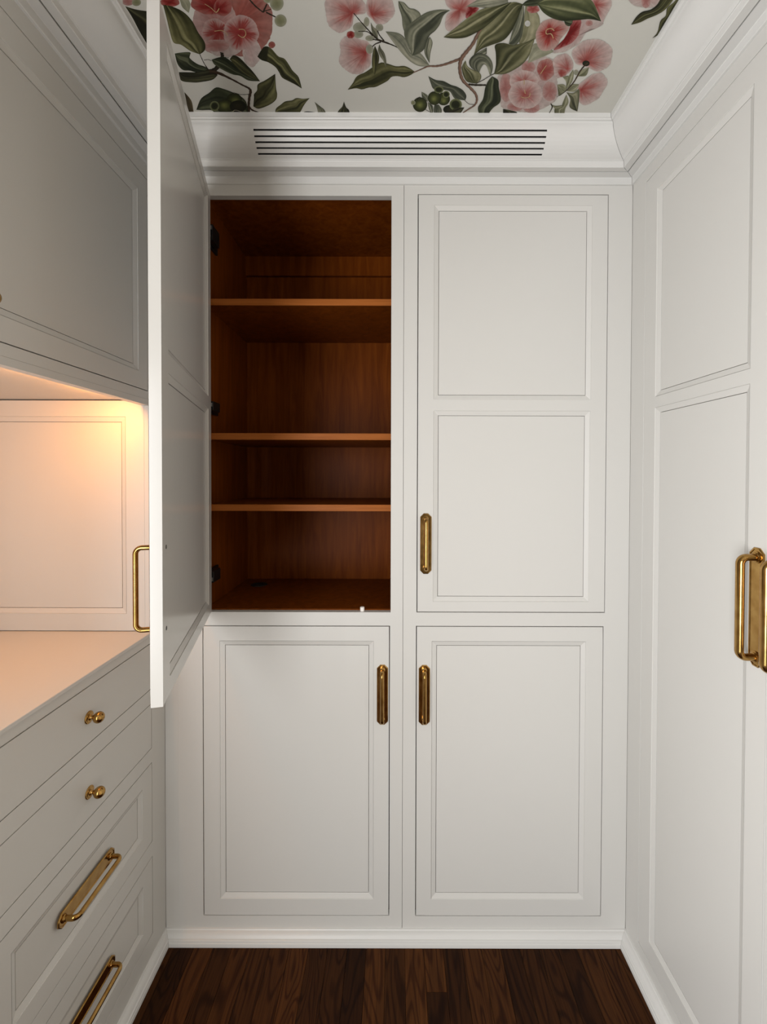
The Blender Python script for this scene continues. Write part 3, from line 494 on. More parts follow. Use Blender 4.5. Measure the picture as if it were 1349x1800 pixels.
('stem',[(204,194.6),(199,200.4),(193.1,200.4),(191.5,205.3),(196.6,207.2),(201.5,204.3)],[1.12,1.12,1.12,1.12,1.12,1.12],'stamen'),
('stem',[(187,106),(193.2,104),(199.5,106.1),(199.1,112.6)],[1.12,1.12,1.12,1.12],'stamen'),
('stem',[(186,126.6),(183.5,135.2)],[1.12,1.12],'stamen'),
('stem',[(192.2,111.3),(189.2,117.8)],[1.12,1.12],'stamen'),
('stem',[(204.1,143.6),(207,154.1),(208.3,156.3)],[1.12,1.12,1.12],'stamen'),
('stem',[(108.3,206),(104.7,199.2),(100.2,186.2),(93.9,175.8),(89.1,167.1),(88,157.2),(90.4,144.5),(96.5,132.5),(108.2,121.3),(117.9,111.1),(122.1,100.5),(120.4,90.9),(111.3,82.4),(102,73.8)],[4.2,4.2,4.48,5.14,5.79,4.48,4.2,4.3,3.92,3.55,3.18,2.8,2.24,1.31],'stempink'),
('stem',[(105.1,127),(116.3,125.8),(130.6,125.8)],[2.8,2.99,2.43],'stemdark'),
('stem',[(115.8,128.3),(124.6,133.8),(133,140.5),(139.6,144.6)],[1.31,1.12,1.12,1.12],'stemdark'),
('stem',[(104,99.1),(111.9,92.9),(120.2,92)],[0.75,0.75,0.75],'stem'),
('leaf',[(104.8,171.5),(112,176.9),(120,182.1)],[(104.8,171.5),(113.4,169.4),(121.8,173.7)],'graygreen'),
('leaf',[(117.1,144.6),(103.8,153.8),(100,163.9),(107.5,173.7),(120,172.6),(130,164),(134.6,152.7),(134.2,139.9)],[(117.1,144.6),(117.9,151.5),(120,157.2),(122.5,157.8),(125.7,155),(129,149.3),(131.8,143.4),(134.2,139.9)],'graygreen'),
('leaf',[(115.8,128.3),(100.9,132.5),(91.5,151.5),(94.8,163.9)],[(115.8,128.3),(121.1,135),(118.2,144.6),(100.6,153.8),(94.8,163.9)],'oliveM'),
('leaf',[(138.3,143.4),(137.8,157.3),(134,173.7),(130.4,185.3),(139.6,188.4),(152.1,186.3),(166.5,188.4),(179.5,194.5)],[(138.3,143.4),(152.7,143.5),(164,149.4),(174.9,159.6),(179.6,171.7),(179.7,184.4),(180.1,189.5),(179.5,194.5)],'oliveM'),
('leaf',[(153.8,235.1),(150.4,224.6),(148.5,210.8),(147.9,187.4)],[(153.8,235.1),(160.1,213.7),(161.8,194.4),(156.4,185.3),(147.9,187.4)],'graygreen'),
('leaf',[(104.8,171.5),(105.6,184.2),(106.5,200.2),(113.1,210.8),(122.1,221.8),(130.7,232.5),(140.1,238.5),(152.7,236)],[(104.8,171.5),(113.4,180),(124.4,185.2),(138.9,191.4),(146.2,201.3),(150.1,215.5),(151.5,227.3),(152.7,236)],'oliveM'),
('leaf',[(61.2,195.7),(72.6,205.9),(81.1,213.5),(89.4,220.8),(101,228.9),(112.1,233.3),(120.7,235.9),(138.3,238.5)],[(61.2,195.7),(74.2,194.2),(88.8,195.3),(99.7,200.2),(110,207),(118,214.5),(127.1,224.5),(138.3,238.5)],'oliveM'),
('leaf',[(84.6,233.2),(92.9,238.4),(101.3,241.8),(132.1,245.2)],[(84.6,233.2),(101.3,232.4),(114.2,232.4),(134,237.6)],'graypale'),
('leaf',[(151.1,235.1),(156,240.2),(164.5,241.9),(182.3,242.8)],[(151.1,235.1),(159.7,233.8),(169.7,234.3),(184,237.7)],'darkgreen'),
('leaf',[(136.4,139.9),(132.5,132.6),(130.4,121.4),(131,101.8),(126.4,86.7),(130.6,73.8)],[(136.4,139.9),(146.4,133.9),(150.4,121.5),(156.9,105.9),(157.8,95.1),(149.5,85.4),(144.9,73.9)],'darkgreen'),
('leaf',[(165.7,84),(167.1,78.3),(168.2,74)],[(173.7,82.6),(187.8,78.4),(190.2,74)],'dark'),
('leaf',[(169.7,236.8),(181.9,243.6),(203.1,247),(223.5,245.4),(235.4,238.7),(243.9,230.1),(255.9,216.2)],[(169.7,236.8),(179.3,227.3),(192.9,220.2),(207.4,216.7),(224.1,217.5),(240.5,218.9),(255.9,216.2)],'oliveB2'),
('flower',(297.9,242.2),[(319,243.1),(319.3,237.8),(313.6,233.9),(303.4,232.4),(291.6,233.9),(281.5,237.7),(275.8,243),(275.9,248.2),(281.7,251.9),(291.5,253.3),(302.9,251.9),(313,248.2)],'palepink'),
('flower',(298.4,239.7),[(303.8,239.7),(305.3,235.9),(304.9,233),(302.8,232),(299.4,233),(295.8,235.9),(292.9,239.7),(291.6,243.5),(292,246.2),(294.1,247.2),(297.4,246.2),(300.9,243.5)],'rose'),
('leaf',[(295.5,212.1),(296.6,221.3),(300.6,227.6),(309.3,230.3),(313.6,235.5),(314.2,240.6),(314.8,245.6)],[(295.5,212.1),(304.9,215),(311.7,219.6),(320.3,224.1),(326.4,229.4),(329.7,238.9),(329.1,245.6)],'oliveD'),
('leaf',[(331.8,194.9),(334,202.7),(329.4,216.9),(332.1,223.2),(328.5,232.1),(332.4,238.9),(333.6,245.6)],[(331.8,194.9),(337.8,201.3),(338.1,215),(338.4,229.5),(338.6,240.6),(339.8,245.6)],'oliveD'),
]
# ------------------------------------------------------------------ the room
def struct(name, mb, mat, label, parent=None):
    o = mb.build(name, mat, parent)
    if parent is None: o['kind'] = 'structure'; o['label'] = label
    return o
WLX, WRX, WBD = -760, 800, -262          # real wall planes behind the cabinetry
m = MB(); m.box(WLX, WRX, WBD, REAR, FLOOR - 14, FLOOR - 12); floor = struct('floor', m, PLASTER, 'dark stained oak strip floor')
# strips of the floor, each board a part
random.seed(7)
bw = 33.5
x = -15 - bw * 12
k = 0
while x < 415:
    d = 10.0
    first = {22: 82}.get(round((x + 15) / bw) + 20)
    while d < REAR - 6:
        ln = random.uniform(260, 620)
        if d == 10.0:
            idx = round((x + 15) / bw)
            ln = 71 if idx == 2 else random.uniform(150, 560)
        e = min(d + ln, REAR - 4)
        q = MB(); a0 = x + .22; a1 = x + bw - .22
        q.box(a0, a1, d + .2, e - .2, FLOOR - 12, FLOOR + random.uniform(-.12, 0), bev=.3)
        q.build('floor_board', FLOORM, floor)
        d = e
    x += bw; k += 1
m = MB(); m.box(WLX, WRX, WBD, REAR, CEIL, CEIL + 12); ceiling = struct('ceiling', m, PAPER, 'pale papered ceiling printed with pink blooms and green leaves')
m = MB(); m.box(WLX, WRX, WBD - 12, WBD, FLOOR - 12, CEIL + 12); struct('wall_back', m, PLASTER, 'plain wall behind the tall cabinets')
m = MB(); m.box(WLX - 12, WLX, WBD, REAR, FLOOR - 12, CEIL + 12); struct('wall_left', m, PLASTER, 'wall at the back of the lit niche')
m = MB(); m.box(WRX, WRX + 12, WBD, REAR, FLOOR - 12, CEIL + 12); struct('wall_right', m, PLASTER, 'plain wall behind the right closet')
m = MB(T_back); m.plate(WLX, WRX, FLOOR - 12, CEIL + 12, [(-330, 250, FLOOR, 480)], REAR, REAR + 14)
struct('wall_rear', m, PLASTER, 'wall with the doorway behind the photographer')
# side walls of the room nearer than the cabinets, plastered
m = MB(T_left); m.plate(716, REAR, FLOOR, CEIL, [(860, 1440, -610, 310)], -20, 0); struct('wall_left_near', m, PLASTER, 'painted wall beside the drawer cabinet')
m = MB(T_right); m.box(640, REAR, FLOOR, CEIL, -20, 0); struct('wall_right_near', m, PLASTER, 'painted wall beside the right closet')

# crown moulding: profile (d out from the face, h)
def arc_pts():
    top = [(76.5, 566), (76.1, 560.0), (74.0, 559.4), (73.2, 558.2), (70.2, 557.8), (69.6, 556.2)]
    cove = [(69.3, 553), (68.6, 550), (67.4, 547.2), (65.4, 543.0), (62.7, 538.9), (59.3, 535.0), (55.0, 531.3), (50.3, 528.2), (45.0, 525.4), (40.2, 523.4), (36.0, 522.0)]
    low = [(35.2, 521.2), (33.8, 521.2), (33.2, 520.4), (32.8, 512.6), (32.0, 511.8), (20.2, 513.4), (20.0, 524), (18.0, 524), (17.8, 513.8), (4.6, 514.0), (4.0, 513.4), (3.8, 503.2), (3.2, 502.6), (0.0, 502.4), (-2.0, 502.4), (-2.0, 566)]
    return top, cove, low
top, cove, low = arc_pts()
CROWN = top + cove + low
def sweep_straight(name, prof, kind, label, vent=False):
    m = MB()
    if kind == 'back':
        P0 = [m.bm.verts.new(W(XL + d + .25, d, h)) for d, h in prof]; P1 = [m.bm.verts.new(W(XR - d - .25, d, h)) for d, h in prof]
    elif kind == 'left':
        P0 = [m.bm.verts.new(W(XL + d, d + .25, h)) for d, h in prof]; P1 = [m.bm.verts.new(W(XL + d, REAR, h)) for d, h in prof]
    else:
        P0 = [m.bm.verts.new(W(XR - d, d + .25, h)) for d, h in prof]; P1 = [m.bm.verts.new(W(XR - d, REAR, h)) for d, h in prof]
    for i in range(len(prof) - 1): m.f([P0[i], P0[i + 1], P1[i + 1], P1[i]])
    return m.build(name, TRIMP, None, smooth=True, kind='structure', label=label)
sweep_straight('trim_2', CROWN, 'left', 'crown moulding running along the left cabinets')
sweep_straight('trim_3', CROWN, 'right', 'crown moulding running along the right closet')
# back crown with five cut slots. resample the curved face finely
def resample(pts, n):
    L = [0]
    for p, q in zip(pts, pts[1:]): L.append(L[-1] + math.dist(p, q))
    out = []
    for k in range(n + 1):
        s = L[-1] * k / n; i = max(j for j in range(len(L)) if L[j] <= s + 1e-9); i = min(i, len(pts) - 2)
        f = (s - L[i]) / (L[i + 1] - L[i]); out.append((pts[i][0] + (pts[i + 1][0] - pts[i][0]) * f, pts[i][1] + (pts[i + 1][1] - pts[i][1]) * f))
    return out
SL0, SL1 = -226.6, 240.0
slots_h = [545.7, 538.8, 533.3, 528.6, 524.7]
fine = resample([top[-1]] + cove, 240)
def dh_at(h): return min(range(len(fine)), key=lambda i: abs(fine[i][1] - h))
cuts = []
for h in slots_h:
    i = dh_at(h); d0 = fine[i]
    lo = i; 
    while math.dist(fine[lo], d0) < 1.25: lo -= 1
    hi = i
    while math.dist(fine[hi], d0) < 1.25: hi += 1
    cuts.append((lo, hi))
edges = [0] + [e for c in cuts for e in c] + [len(fine) - 1]
m = MB()
def strip(mb, prof, x0f, x1f):
    P0 = [mb.bm.verts.new(W(x0f(d), d, h)) for d, h in prof]; P1 = [mb.bm.verts.new(W(x1f(d), d, h)) for d, h in prof]
    for i in range(len(prof) - 1): mb.f([P0[i], P0[i + 1], P1[i + 1], P1[i]])
mx0 = lambda d: XL + d + .25
mx1 = lambda d: XR - d - .25
strip(m, top, mx0, mx1)
strip(m, [fine[-1]] + low, mx0, mx1)
sub = fine[::4] + [fine[-1]]
strip(m, sub, mx0, lambda d: SL0); strip(m, sub, lambda d: SL1, mx1)
strip(m, fine[0:cuts[0][0] + 1:3] + [fine[cuts[0][0]]], lambda d: SL0, lambda d: SL1)
strip(m, [fine[i] for i in range(cuts[-1][1], len(fine), 3)] + [fine[-1]], lambda d: SL0, lambda d: SL1)
crown_back = m.build('trim_1', TRIMP, None, smooth=True, kind='structure', label='crown moulding over the tall cabinets with long air slots')
for (a, b) in zip(cuts, cuts[1:]):
    seg = [fine[i] for i in range(a[1], b[0] + 1, 2)]
    if seg[-1] != fine[b[0]]: seg.append(fine[b[0]])
    q = MB()
    n = len(seg)
    inn = [(d - 3.0, h + 3.2) for d, h in seg]
    loop = seg + inn[::-1]
    A = [q.bm.verts.new(W(SL0, d, h)) for d, h in loop]; B = [q.bm.verts.new(W(SL1, d, h)) for d, h in loop]
    for i in range(len(loop)): q.f([A[i], A[(i + 1) % len(loop)], B[(i + 1) % len(loop)], B[i]])
    q.build('vent_slat', TRIMP, crown_back, smooth=True)
q = MB()
inner = [(d - .8, h + .8) for d, h in fine[::12]]; outer = [(d - 14, h + 13) for d, h in fine[::12]]
for xx in (SL0 - 1.5, SL1 + 1.5):
    q.f([q.bm.verts.new(W(xx, d, h)) for d, h in inner + outer[::-1]])
P0 = [q.bm.verts.new(W(SL0 - 1.5, d, h)) for d, h in outer]; P1 = [q.bm.verts.new(W(SL1 + 1.5, d, h)) for d, h in outer]
for i in range(len(outer) - 1): q.f([P0[i], P0[i + 1], P1[i + 1], P1[i]])
q.build('vent_duct', RUBBER, crown_back)

# base moulding
BASE = [(0, -809.5), (2.5, -809.8), (3.6, -811.2), (6.0, -812.0), (8.5, -813.8), (10.5, -816.2), (11.5, -818.2), (13.4, -818.6), (14.6, -819.6), (15.0, -822.0), (15.8, -822.4), (16.2, -823.2), (16.4, FLOOR)]
def base(name, kind, depth_l, depth_r, label):
    sl, sr = depth_l / 16.4, depth_r / 16.4
    m = MB()
    if kind == 'back':
        P0 = [m.bm.verts.new(W(XL + d * sl + .1, d, h)) for d, h in BASE]; P1 = [m.bm.verts.new(W(XR - d * sr - .1, d, h)) for d, h in BASE]
    elif kind == 'left':
        P0 = [m.bm.verts.new(W(XL + d * sl, d + .1, h)) for d, h in BASE]; P1 = [m.bm.verts.new(W(XL + d * sl, REAR, h)) for d, h in BASE]
    else:
        P0 = [m.bm.verts.new(W(XR - d * sr, d + .1, h)) for d, h in BASE]; P1 = [m.bm.verts.new(W(XR - d * sr, REAR, h)) for d, h in BASE]
    for i in range(len(BASE) - 1): m.f([P0[i], P0[i + 1], P1[i + 1], P1[i]])
    m.build(name, TRIMP, None, smooth=True, kind='structure', label=label)
base('baseboard_back', 'back', 13, 17, 'low moulded baseboard under the tall cabinets')
base('baseboard_left', 'left', 13, 17, 'low moulded baseboard under the drawer cabinet')
base('baseboard_right', 'right', 13, 17, 'low moulded baseboard under the right closet')

# ------------------------------------------------------------------ tall cabinets on the back wall
def carcass(parent, T, a0, a1, b0, b1, depth, mat=WOOD, t=11, dividers=(), n0=-12.3):
    """wooden box behind a face frame"""
    for (x0, x1, y0, y1, z0, z1, nm) in ((a0, a0 + t, b0, b1, -depth, n0, 'side_panel'), (a1 - t, a1, b0, b1, -depth, n0, 'side_panel'),
            (a0 + t, a1 - t, b0, b0 + t, -depth, n0, 'bottom_panel'), (a0 + t, a1 - t, b1 - t, b1, -depth, n0, 'top_panel'),
            (a0, a1, b0, b1, -depth - 6, -depth, 'back_panel')):
        q = MB(T); q.box(x0, x1, y0, y1, z0, z1); q.build(nm, mat, parent)
    for (y0, y1) in dividers:
        q = MB(T); q.box(a0 + t, a1 - t, y0, y1, -depth, n0); q.build('fixed_shelf', mat, parent)

DOT, DOB = 487.5, -244.5        # upper door top / bottom
DLT, DLB = -268.5, -788.5       # lower door top / bottom

# --- left tall cabinet (one door stands open)
cabL = thing('tall_cabinet', W(-160, 0, FLOOR), 'tall painted cabinet left of centre with its upper door open on empty wooden shelves', 'cabinet')
m = MB(T_back); m.plate(XL + .3, 14.0, -812, 503, [(-339, -7.5, DOB, 484), (-340, -8.6, DLB, DLT)], -12, 0, bev=.35)
m.build('face_frame', PAINT, cabL)
m = MB(T_back); m.box(-384.3, -383.7, -812, 502, -.1, .12); m.build('scribe_joint', PAINT, cabL)
carcass(cabL, T_back, -351, 10, -812, 502, 238, dividers=((DOB - 13, DOB + 2.2),))
for nm, b0, b1, mt in (('top_panel', 491, 501, WOOD),):
    pass
q = MB(T_back); q.box(-340, -1, 448, 491, -238, -229); q.build('hanging_rail', WOOD, cabL)
for top_h in (310.4, 71.9, -55.4):
    q = MB(T_back); q.box(-339.6, -1.4, top_h - 11.6, top_h, -236, -13.6, bev=.4); s = q.build('shelf', WOOD, cabL)
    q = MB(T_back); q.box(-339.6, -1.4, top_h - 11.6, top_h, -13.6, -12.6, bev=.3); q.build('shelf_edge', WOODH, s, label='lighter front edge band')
# cable grommet, bumper
q = MB(lambda a, b, n: W(-296 + a, -182 + b, DOB + 2.2 + n)); q.lathe(0, 0, [(0, .2), (9, .2), (10, 1.2), (14, 1.6), (17, 1.2), (17.6, 0), (17.6, -3)], 32)
q.build('cable_grommet', RUBBER, cabL, smooth=True)
q = MB(lambda a, b, n: W(-58 + a, -7 + b, DOB + .2 + n)); q.lathe(0, 0, [(3.9, 0), (3.9, 6.6), (3.3, 7.4), (0, 7.6)], 20)
q.build('bumper', WHITEP, cabL, smooth=True)
# front lip of the deck, under the wood
# lower door
lo = panel_door('door', T_back, cabL, -340, -8.6, DLB, DLT, [(-309.5, -37.5, -757.5, -296)], both=False)
pull('handle', T_back, lo, -21.6, -390.6)
# open upper door
AW = 332.0
dr = panel_door('door', T_open, cabL, 0, AW + 1, DOB + .2, DOT - 2.0, [(29.5, AW - 29, 131, 469), (29.5, AW - 29, -225, 110)], mat=PAINT_GLOSS, both=True, g=.6)
dr['label'] = 'open upper door with glossy framed inner face'
pull('handle', T_open, dr, AW - 15, -122.7)
for b in (-122.7 + 43.8, -122.7 - 43.8):
    q = MB(lambda a, bb, n, b=b: T_open(AW - 15 + a, b + bb, -12 - n)); q.lathe(0, 0, [(2.3, -.3), (2.3, .25), (1.4, .3), (1.2, -.2), (0, -.2)], 16)
    q.build('screw', DARK, dr, smooth=True)
# concealed hinges
for lo_b, hi_b, w0 in ((414, 442, 432.5), (112.5, 129, 119), (-196, -175.5, -193.5)):
    q = MB(T_back)
    q.box(-339.6, -335.5, lo_b - 4, hi_b + 2, -62, -18, bev=.6)        # mounting plate
    q.box(-339.2, -325.0, lo_b, hi_b, -44, -13, bev=.8)                # arm
    q.box(-338.5, -332.0, lo_b + 1, hi_b - 1, -15, -5, bev=.6)         # knuckle towards the door
    q.mi = 1
    q.box(-332.6, -326.6, w0, w0 + 7, -13.4, -12.0, bev=.3)            # pale adjuster plate
    q.build('hinge', [DARK, NICKEL], cabL)

# --- right tall cabinet
cabR = thing('tall_cabinet', W(200, 0, FLOOR), 'tall painted cabinet right of centre with both framed doors shut', 'cabinet')
m = MB(T_back); m.plate(14.6, XR - .3, -812, 503, [(38.4, 371.3, DOB, DOT), (37.6, 369.3, DLB, DLT)], -12, 0, bev=.35)
m.build('face_frame', PAINT, cabR)
carcass(cabR, T_back, 19, 401, -812, 502, 238, dividers=((DOB - 13, DOB + 2.2),))
up = panel_door('door', T_back, cabR, 38.4, 371.3, DOB, DOT, [(67.2, 343, 130.5, 468.5), (67.4, 342.2, -225, 111)])
pull('handle', T_back, up, 54.2, -122.7)
lo = panel_door('door', T_back, cabR, 37.6, 369.3, DLB, DLT, [(66, 338, -757.5, -296)])
pull('handle', T_back, lo, 52.4, -391)

# ------------------------------------------------------------------ right closet
clo = thing('closet', W(XR, 290, FLOOR), 'full-height painted closet on the right with tall framed doors', 'closet')
m = MB(T_right); m.plate(.3, 640, -812, 503, [(40.2, 288.2, -790, 482), (288.9, 537, -790, 482)], -12, 0, bev=.3)
m.build('face_frame', PAINT, clo)
carcass(clo, T_right, 20, 600, -812, 502, 340)
for a0, a1, p0, p1 in ((40.2, 288.4, 72.4, 259.5), (288.7, 537, 318, 505)):
    d = panel_door('door', T_right, clo, a0, a1, -790, 482, [(p0, p1, 124, 451.5), (p0, p1, -756, 106)], g=1.25)
    if a0 < 100: pull('handle', T_right, d, 274.3, -151, L=68, plate_w=10.2, stand=20.0, rad=4.0, k=1.15)
    else: pull('handle', T_right, d, 309, -151, L=68, plate_w=10.2, stand=20.5, rad=4.0, k=1.15)

# ------------------------------------------------------------------ left: drawer cabinet
dc = thing('drawer_cabinet', W(XL, 200, FLOOR), 'low painted drawer cabinet with brass knobs and pulls under the lit counter', 'cabinet')
rows = [(-360.8, -283.2), (-460.8, -384.8), (-618.8, -484.4), (-775.8, -643.8)]
banks = [(41.8, 334.0), (382.0, 674.0)]
m = MB(T_left)
m.plate(.3, 716, -812, -268.4, [(a0, a1, b0, b1) for a0, a1 in banks for b0, b1 in rows], -12, 0, bev=.3)
m.build('face_frame', PAINT, dc)
for (x0, x1, y0, y1, z0, z1, nm) in ((1, 10, -812, -268.6, -330, -12.2, 'side_panel'), (706, 716, -812, -268.6, -330, -12.2, 'side_panel'), (350, 366, -812, -268.6, -330, -12.2, 'partition'), (1, 716, -812, -268.6, -342, -331, 'back_panel')):
    q = MB(T_left); q.box(x0, x1, y0, y1, z0, z1); q.build(nm, WOOD, dc)
for a0, a1 in banks:
    for i, (b0, b1) in enumerate(rows):
        if i < 2:
            q = MB(T_left); q.box(a0 + 1.2, a1 - 1.2, b0 + 1.2, b1 - 1.2, -12, 0, bev=.5); d = q.build('drawer', PAINT, dc)
            knob('knob', T_left, d, (a0 + a1) / 2 + 5, (-324.8, -425.5)[i])
        else:
            d = panel_door('drawer', T_left, dc, a0, a1, b0, b1, [(a0 + 28.5, a1 - 21, b0 + 27, b1 - 27)], g=1.25)
            pull('handle', T_left, d, (a0 + a1) / 2 + 9, (-547, -704)[i - 2], horiz=True)

wt = MB(T_left); wt.box(1, 716, -268.1, -262.2, -344, 5.5, bev=1.0); ap = MB(T_left); ap.box(1, 716, -281.2, -268.4, .3, 1.6, bev=.5); ap.build('apron', PAINT, dc)
o = wt.build('worktop', PAINT); o['label'] = 'painted worktop glowing orange under the niche light'; o['category'] = 'worktop'

# niche end panel (faces the room) and back
ep = thing('niche', W(-580, 48, -262), 'lit niche lining above the worktop: framed end panel and plain back', 'niche')
panel_door('end_panel', T_end, ep, -735, -413.8, -261.2, 119.6, [(-706, -444.8, -232.5, 92.8)], sub=True, g=.3)
nb = MB(T_left); nb.box(48.5, 714, -262, 121, -352, -345); nb.build('back_panel', PAINT, ep)

# face frame stile beside the niche, joining drawer unit and wall cabinet
st = MB(T_left); st.box(.3, 47.5, -262, 111.7, -12, 0, bev=.4); st.build('stile', PAINT, ep)
rl = MB(T_left); rl.box(.3, 716, 111.8, 121.0, -12, 0, bev=.3); rl.build('rail', PAINT, ep)

# wall cabinet over the niche
wc = thing('wall_cabinet', W(XL, 200, 121.1), 'painted wall cabinet with framed doors above the lit niche', 'cabinet')
m = MB(T_left); m.plate(.3, 716, 121.1, 503, [(47.3, 357.6, 134.5, 480), (358.4, 668.5, 134.5, 480)], -12, 0, bev=.4)
m.build('face_frame', PAINT, wc)
for (x0, x1, y0, y1, z0, z1, nm) in ((1, 11, 121.2, 502, -340, -12.2, 'side_panel'), (706, 716, 121.2, 502, -340, -12.2, 'side_panel'), (12, 705, 121.2, 131, -352, -12.2, 'bottom_panel'), (1, 716, 492, 502, -340, -12.2, 'top_panel')):
    q = MB(T_left); q.box(x0, x1, y0, y1, z0, z1); q.build(nm, PAINT if nm == 'bottom_panel' else WOOD, wc)
for a0, a1, kb in ((47.3, 357.8, 342), (358.2, 668.5, 374)):
    d = panel_door('door', T_left, wc, a0, a1, 134.5, 480, [(a0 + 27, a1 - 28, 163, 448)], g=1.25)
    knob('knob', T_left, d, kb, 172)

# niche lamp: slim fixture tucked behind the valance rail with its own warm light
lf = MB(T_left); lf.box(60, 330, 118.9, 120.9, -22, -12.4, bev=.4); lamp = lf.build('strip_light', WHITEP)
lamp['label'] = 'slim warm strip light hidden behind the rail over the niche'; lamp['category'] = 'lamp'
q = MB(T_left); q.box(64, 326, 118.5, 118.9, -21, -14); q.build('diffuser', DIFF, lamp)
nl = area_light('niche_light', W(XL - 14.5, 112, 117.2), W(XL - 62, 106, 66), 100, 5, 1.6, (1.0, 0.37, 0.07))
nl2 = area_light('niche_light', W(XL - 14.5, 250, 117.2), W(XL - 62, 250, 68), 150, 5, 1.6, (1.0, 0.37, 0.07))

# ------------------------------------------------------------------ printed flowers and leaves of the ceiling paper
INKS = {
 # leaf: (dark, mid, light)
 'dark': ((.012, .012, .006), (.025, .028, .014), (.09, .095, .05)),
 'brown': ((.03, .02, .012), (.06, .048, .025), (.11, .09, .05)),
 'darkgreen': ((.014, .020, .011), (.040, .052, .028), (.15, .18, .12)),
 'olive': ((.022, .026, .008), (.085, .088, .035), (.24, .25, .13)),
 'oliveD': ((.013, .015, .006), (.055, .058, .024), (.17, .18, .08)),
 'oliveB': ((.016, .018, .007), (.070, .075, .030), (.20, .21, .10)),
 'oliveB2': ((.018, .026, .010), (.085, .105, .050), (.30, .33, .20)),
 'oliveM': ((.030, .036, .014), (.110, .118, .060), (.32, .33, .22)),
 'graygreen': ((.045, .055, .042), (.150, .170, .135), (.36, .385, .33)),
 'graypale': ((.12, .14, .12), (.24, .26, .225), (.42, .44, .39)),
 'graydark': ((.035, .045, .034), (.070, .085, .066), (.17, .19, .155)),
 'grayleaf': ((.055, .062, .045), (.13, .14, .11), (.27, .28, .23)),
 'sagegray': ((.22, .24, .19), (.30, .32, .26), (.38, .40, .34)),
 'sage2': ((.16, .17, .10), (.25, .26, .18), (.38, .38, .28)),
 'sageleaf': ((.10, .11, .065), (.22, .235, .165), (.40, .42, .33)),
 'sageD': ((.035, .040, .024), (.14, .15, .10), (.30, .31, .23)),
 'stem': ((.045, .028, .018),) * 3, 'stemdark': ((.022, .018, .012),) * 3, 'stempink': ((.17, .105, .085),) * 3,
 'stamen': ((.46, .34, .20),) * 3, 'pale': ((.40, .38, .30),) * 3,
}
BLOOM = {
 # flower: (centre, middle, edge, middle position)
 'red': ((.16, .006, .005), (.27, .022, .018), (.36, .12, .10), .55),
 'deepred': ((.15, .004, .004), (.22, .010, .010), (.42, .14, .13), .62),
 'rosered': ((.30, .045, .035), (.36, .085, .072), (.44, .23, .20), .6),
 'redfl': ((.10, .004, .004), (.38, .050, .040), (.52, .36, .31), .45),
 'rose': ((.37, .14, .12), (.42, .19, .17), (.48, .30, .27), .5),
 'dusty': ((.30, .060, .045), (.30, .085, .065), (.36, .155, .125), .6),
 'pink': ((.40, .17, .15), (.42, .22, .20), (.48, .32, .29), .5),
 'pinkred': ((.24, .016, .014), (.33, .062, .052), (.50, .34, .31), .55),
 'pink2': ((.30, .035, .028), (.42, .155, .135), (.60, .48, .44), .38),
 'pink3': ((.34, .055, .045), (.44, .19, .17), (.60, .47, .43), .42),
 'palepink': ((.50, .33, .30), (.52, .38, .35), (.54, .45, .41), .5),
 'olivepale': ((.21, .21, .105), (.25, .25, .14), (.34, .34, .24), .6),
 'olivebud': ((.21, .225, .06), (.065, .075, .018), (.022, .025, .008), .5),
 'darkbud': ((.030, .028, .012), (.022, .022, .009), (.012, .013, .006), .5),
 'pod': ((.012, .014, .003), (.020, .024, .006), (.21, .23, .10), .62),
 'sage': ((.26, .265, .18), (.29, .29, .21), (.36, .35, .27), .5),
 'white': ((.58, .575, .53), (.59, .58, .54), (.59, .585, .54), .5),
}
def catmull(P, n, closed=False):
    P = [Vector(p) for p in P]; out = []
    N = len(P); segs = N if closed else N - 1
    for k in range(n):
        s = segs * k / (n if closed else n - 1)
        i = min(int(s), segs - 1); f = s - i
        g = (lambda j: P[j % N]) if closed else (lambda j: P[max(0, min(N - 1, j))])
        p0, p1, p2, p3 = g(i - 1), g(i), g(i + 1), g(i + 2)
        out.append(.5 * ((2 * p1) + (p2 - p0) * f + (2 * p0 - 5 * p1 + 4 * p2 - p3) * f * f + (3 * p1 - p0 - 3 * p2 + p3) * f ** 3))
    return out
def lerp(a, b, t): t = max(0, min(1, t)); return tuple(x + (y - x) * t for x, y in zip(a, b))
def tri_ramp(c, t):  # c dark, mid, light; t 0..1
    return lerp(c[0], c[1], t * 2) if t < .5 else lerp(c[1], c[2], t * 2 - 1)
def ink_mesh(name, V, Fs, cols, z):
    me = bpy.data.meshes.new(name)
    vs = [W(x, d, CEIL - z) for x, d in V]
    # make faces look down
    out = []
    for f in Fs:
        a, b, c = (vs[i] for i in f[:3])
        nz = (b - a).cross(c - a).z
        out.append(tuple(f) if nz <= 0 else tuple(reversed(f)))
    me.from_pydata([tuple(v) for v in vs], [], out)
    ca = me.color_attributes.new('ink', 'FLOAT_COLOR', 'POINT')
    ca.data.foreach_set('color', [x for c in cols for x in (*c, 1.0)])
    me.materials.append(INK)
    o = bpy.data.objects.new(name, me); scene.collection.objects.link(o)
    o.parent = ceiling
    return o
def tone_ink(c, k, sat):
    l = .3 * c[0] + .6 * c[1] + .1 * c[2]
    return tuple(max(.002, (l + (x - l) * sat) * k) for x in c)
INKS = {k: tuple(tuple(x * g for x, g in zip(tone_ink(c, .74, .92), (1.08, 1.0, .84))) for c in v) for k, v in INKS.items()}
BLOOM = {k: tuple(tone_ink(c, .71, .96) for c in v[:3]) + (v[3],) for k, v in BLOOM.items()}
rng = random.Random(3)
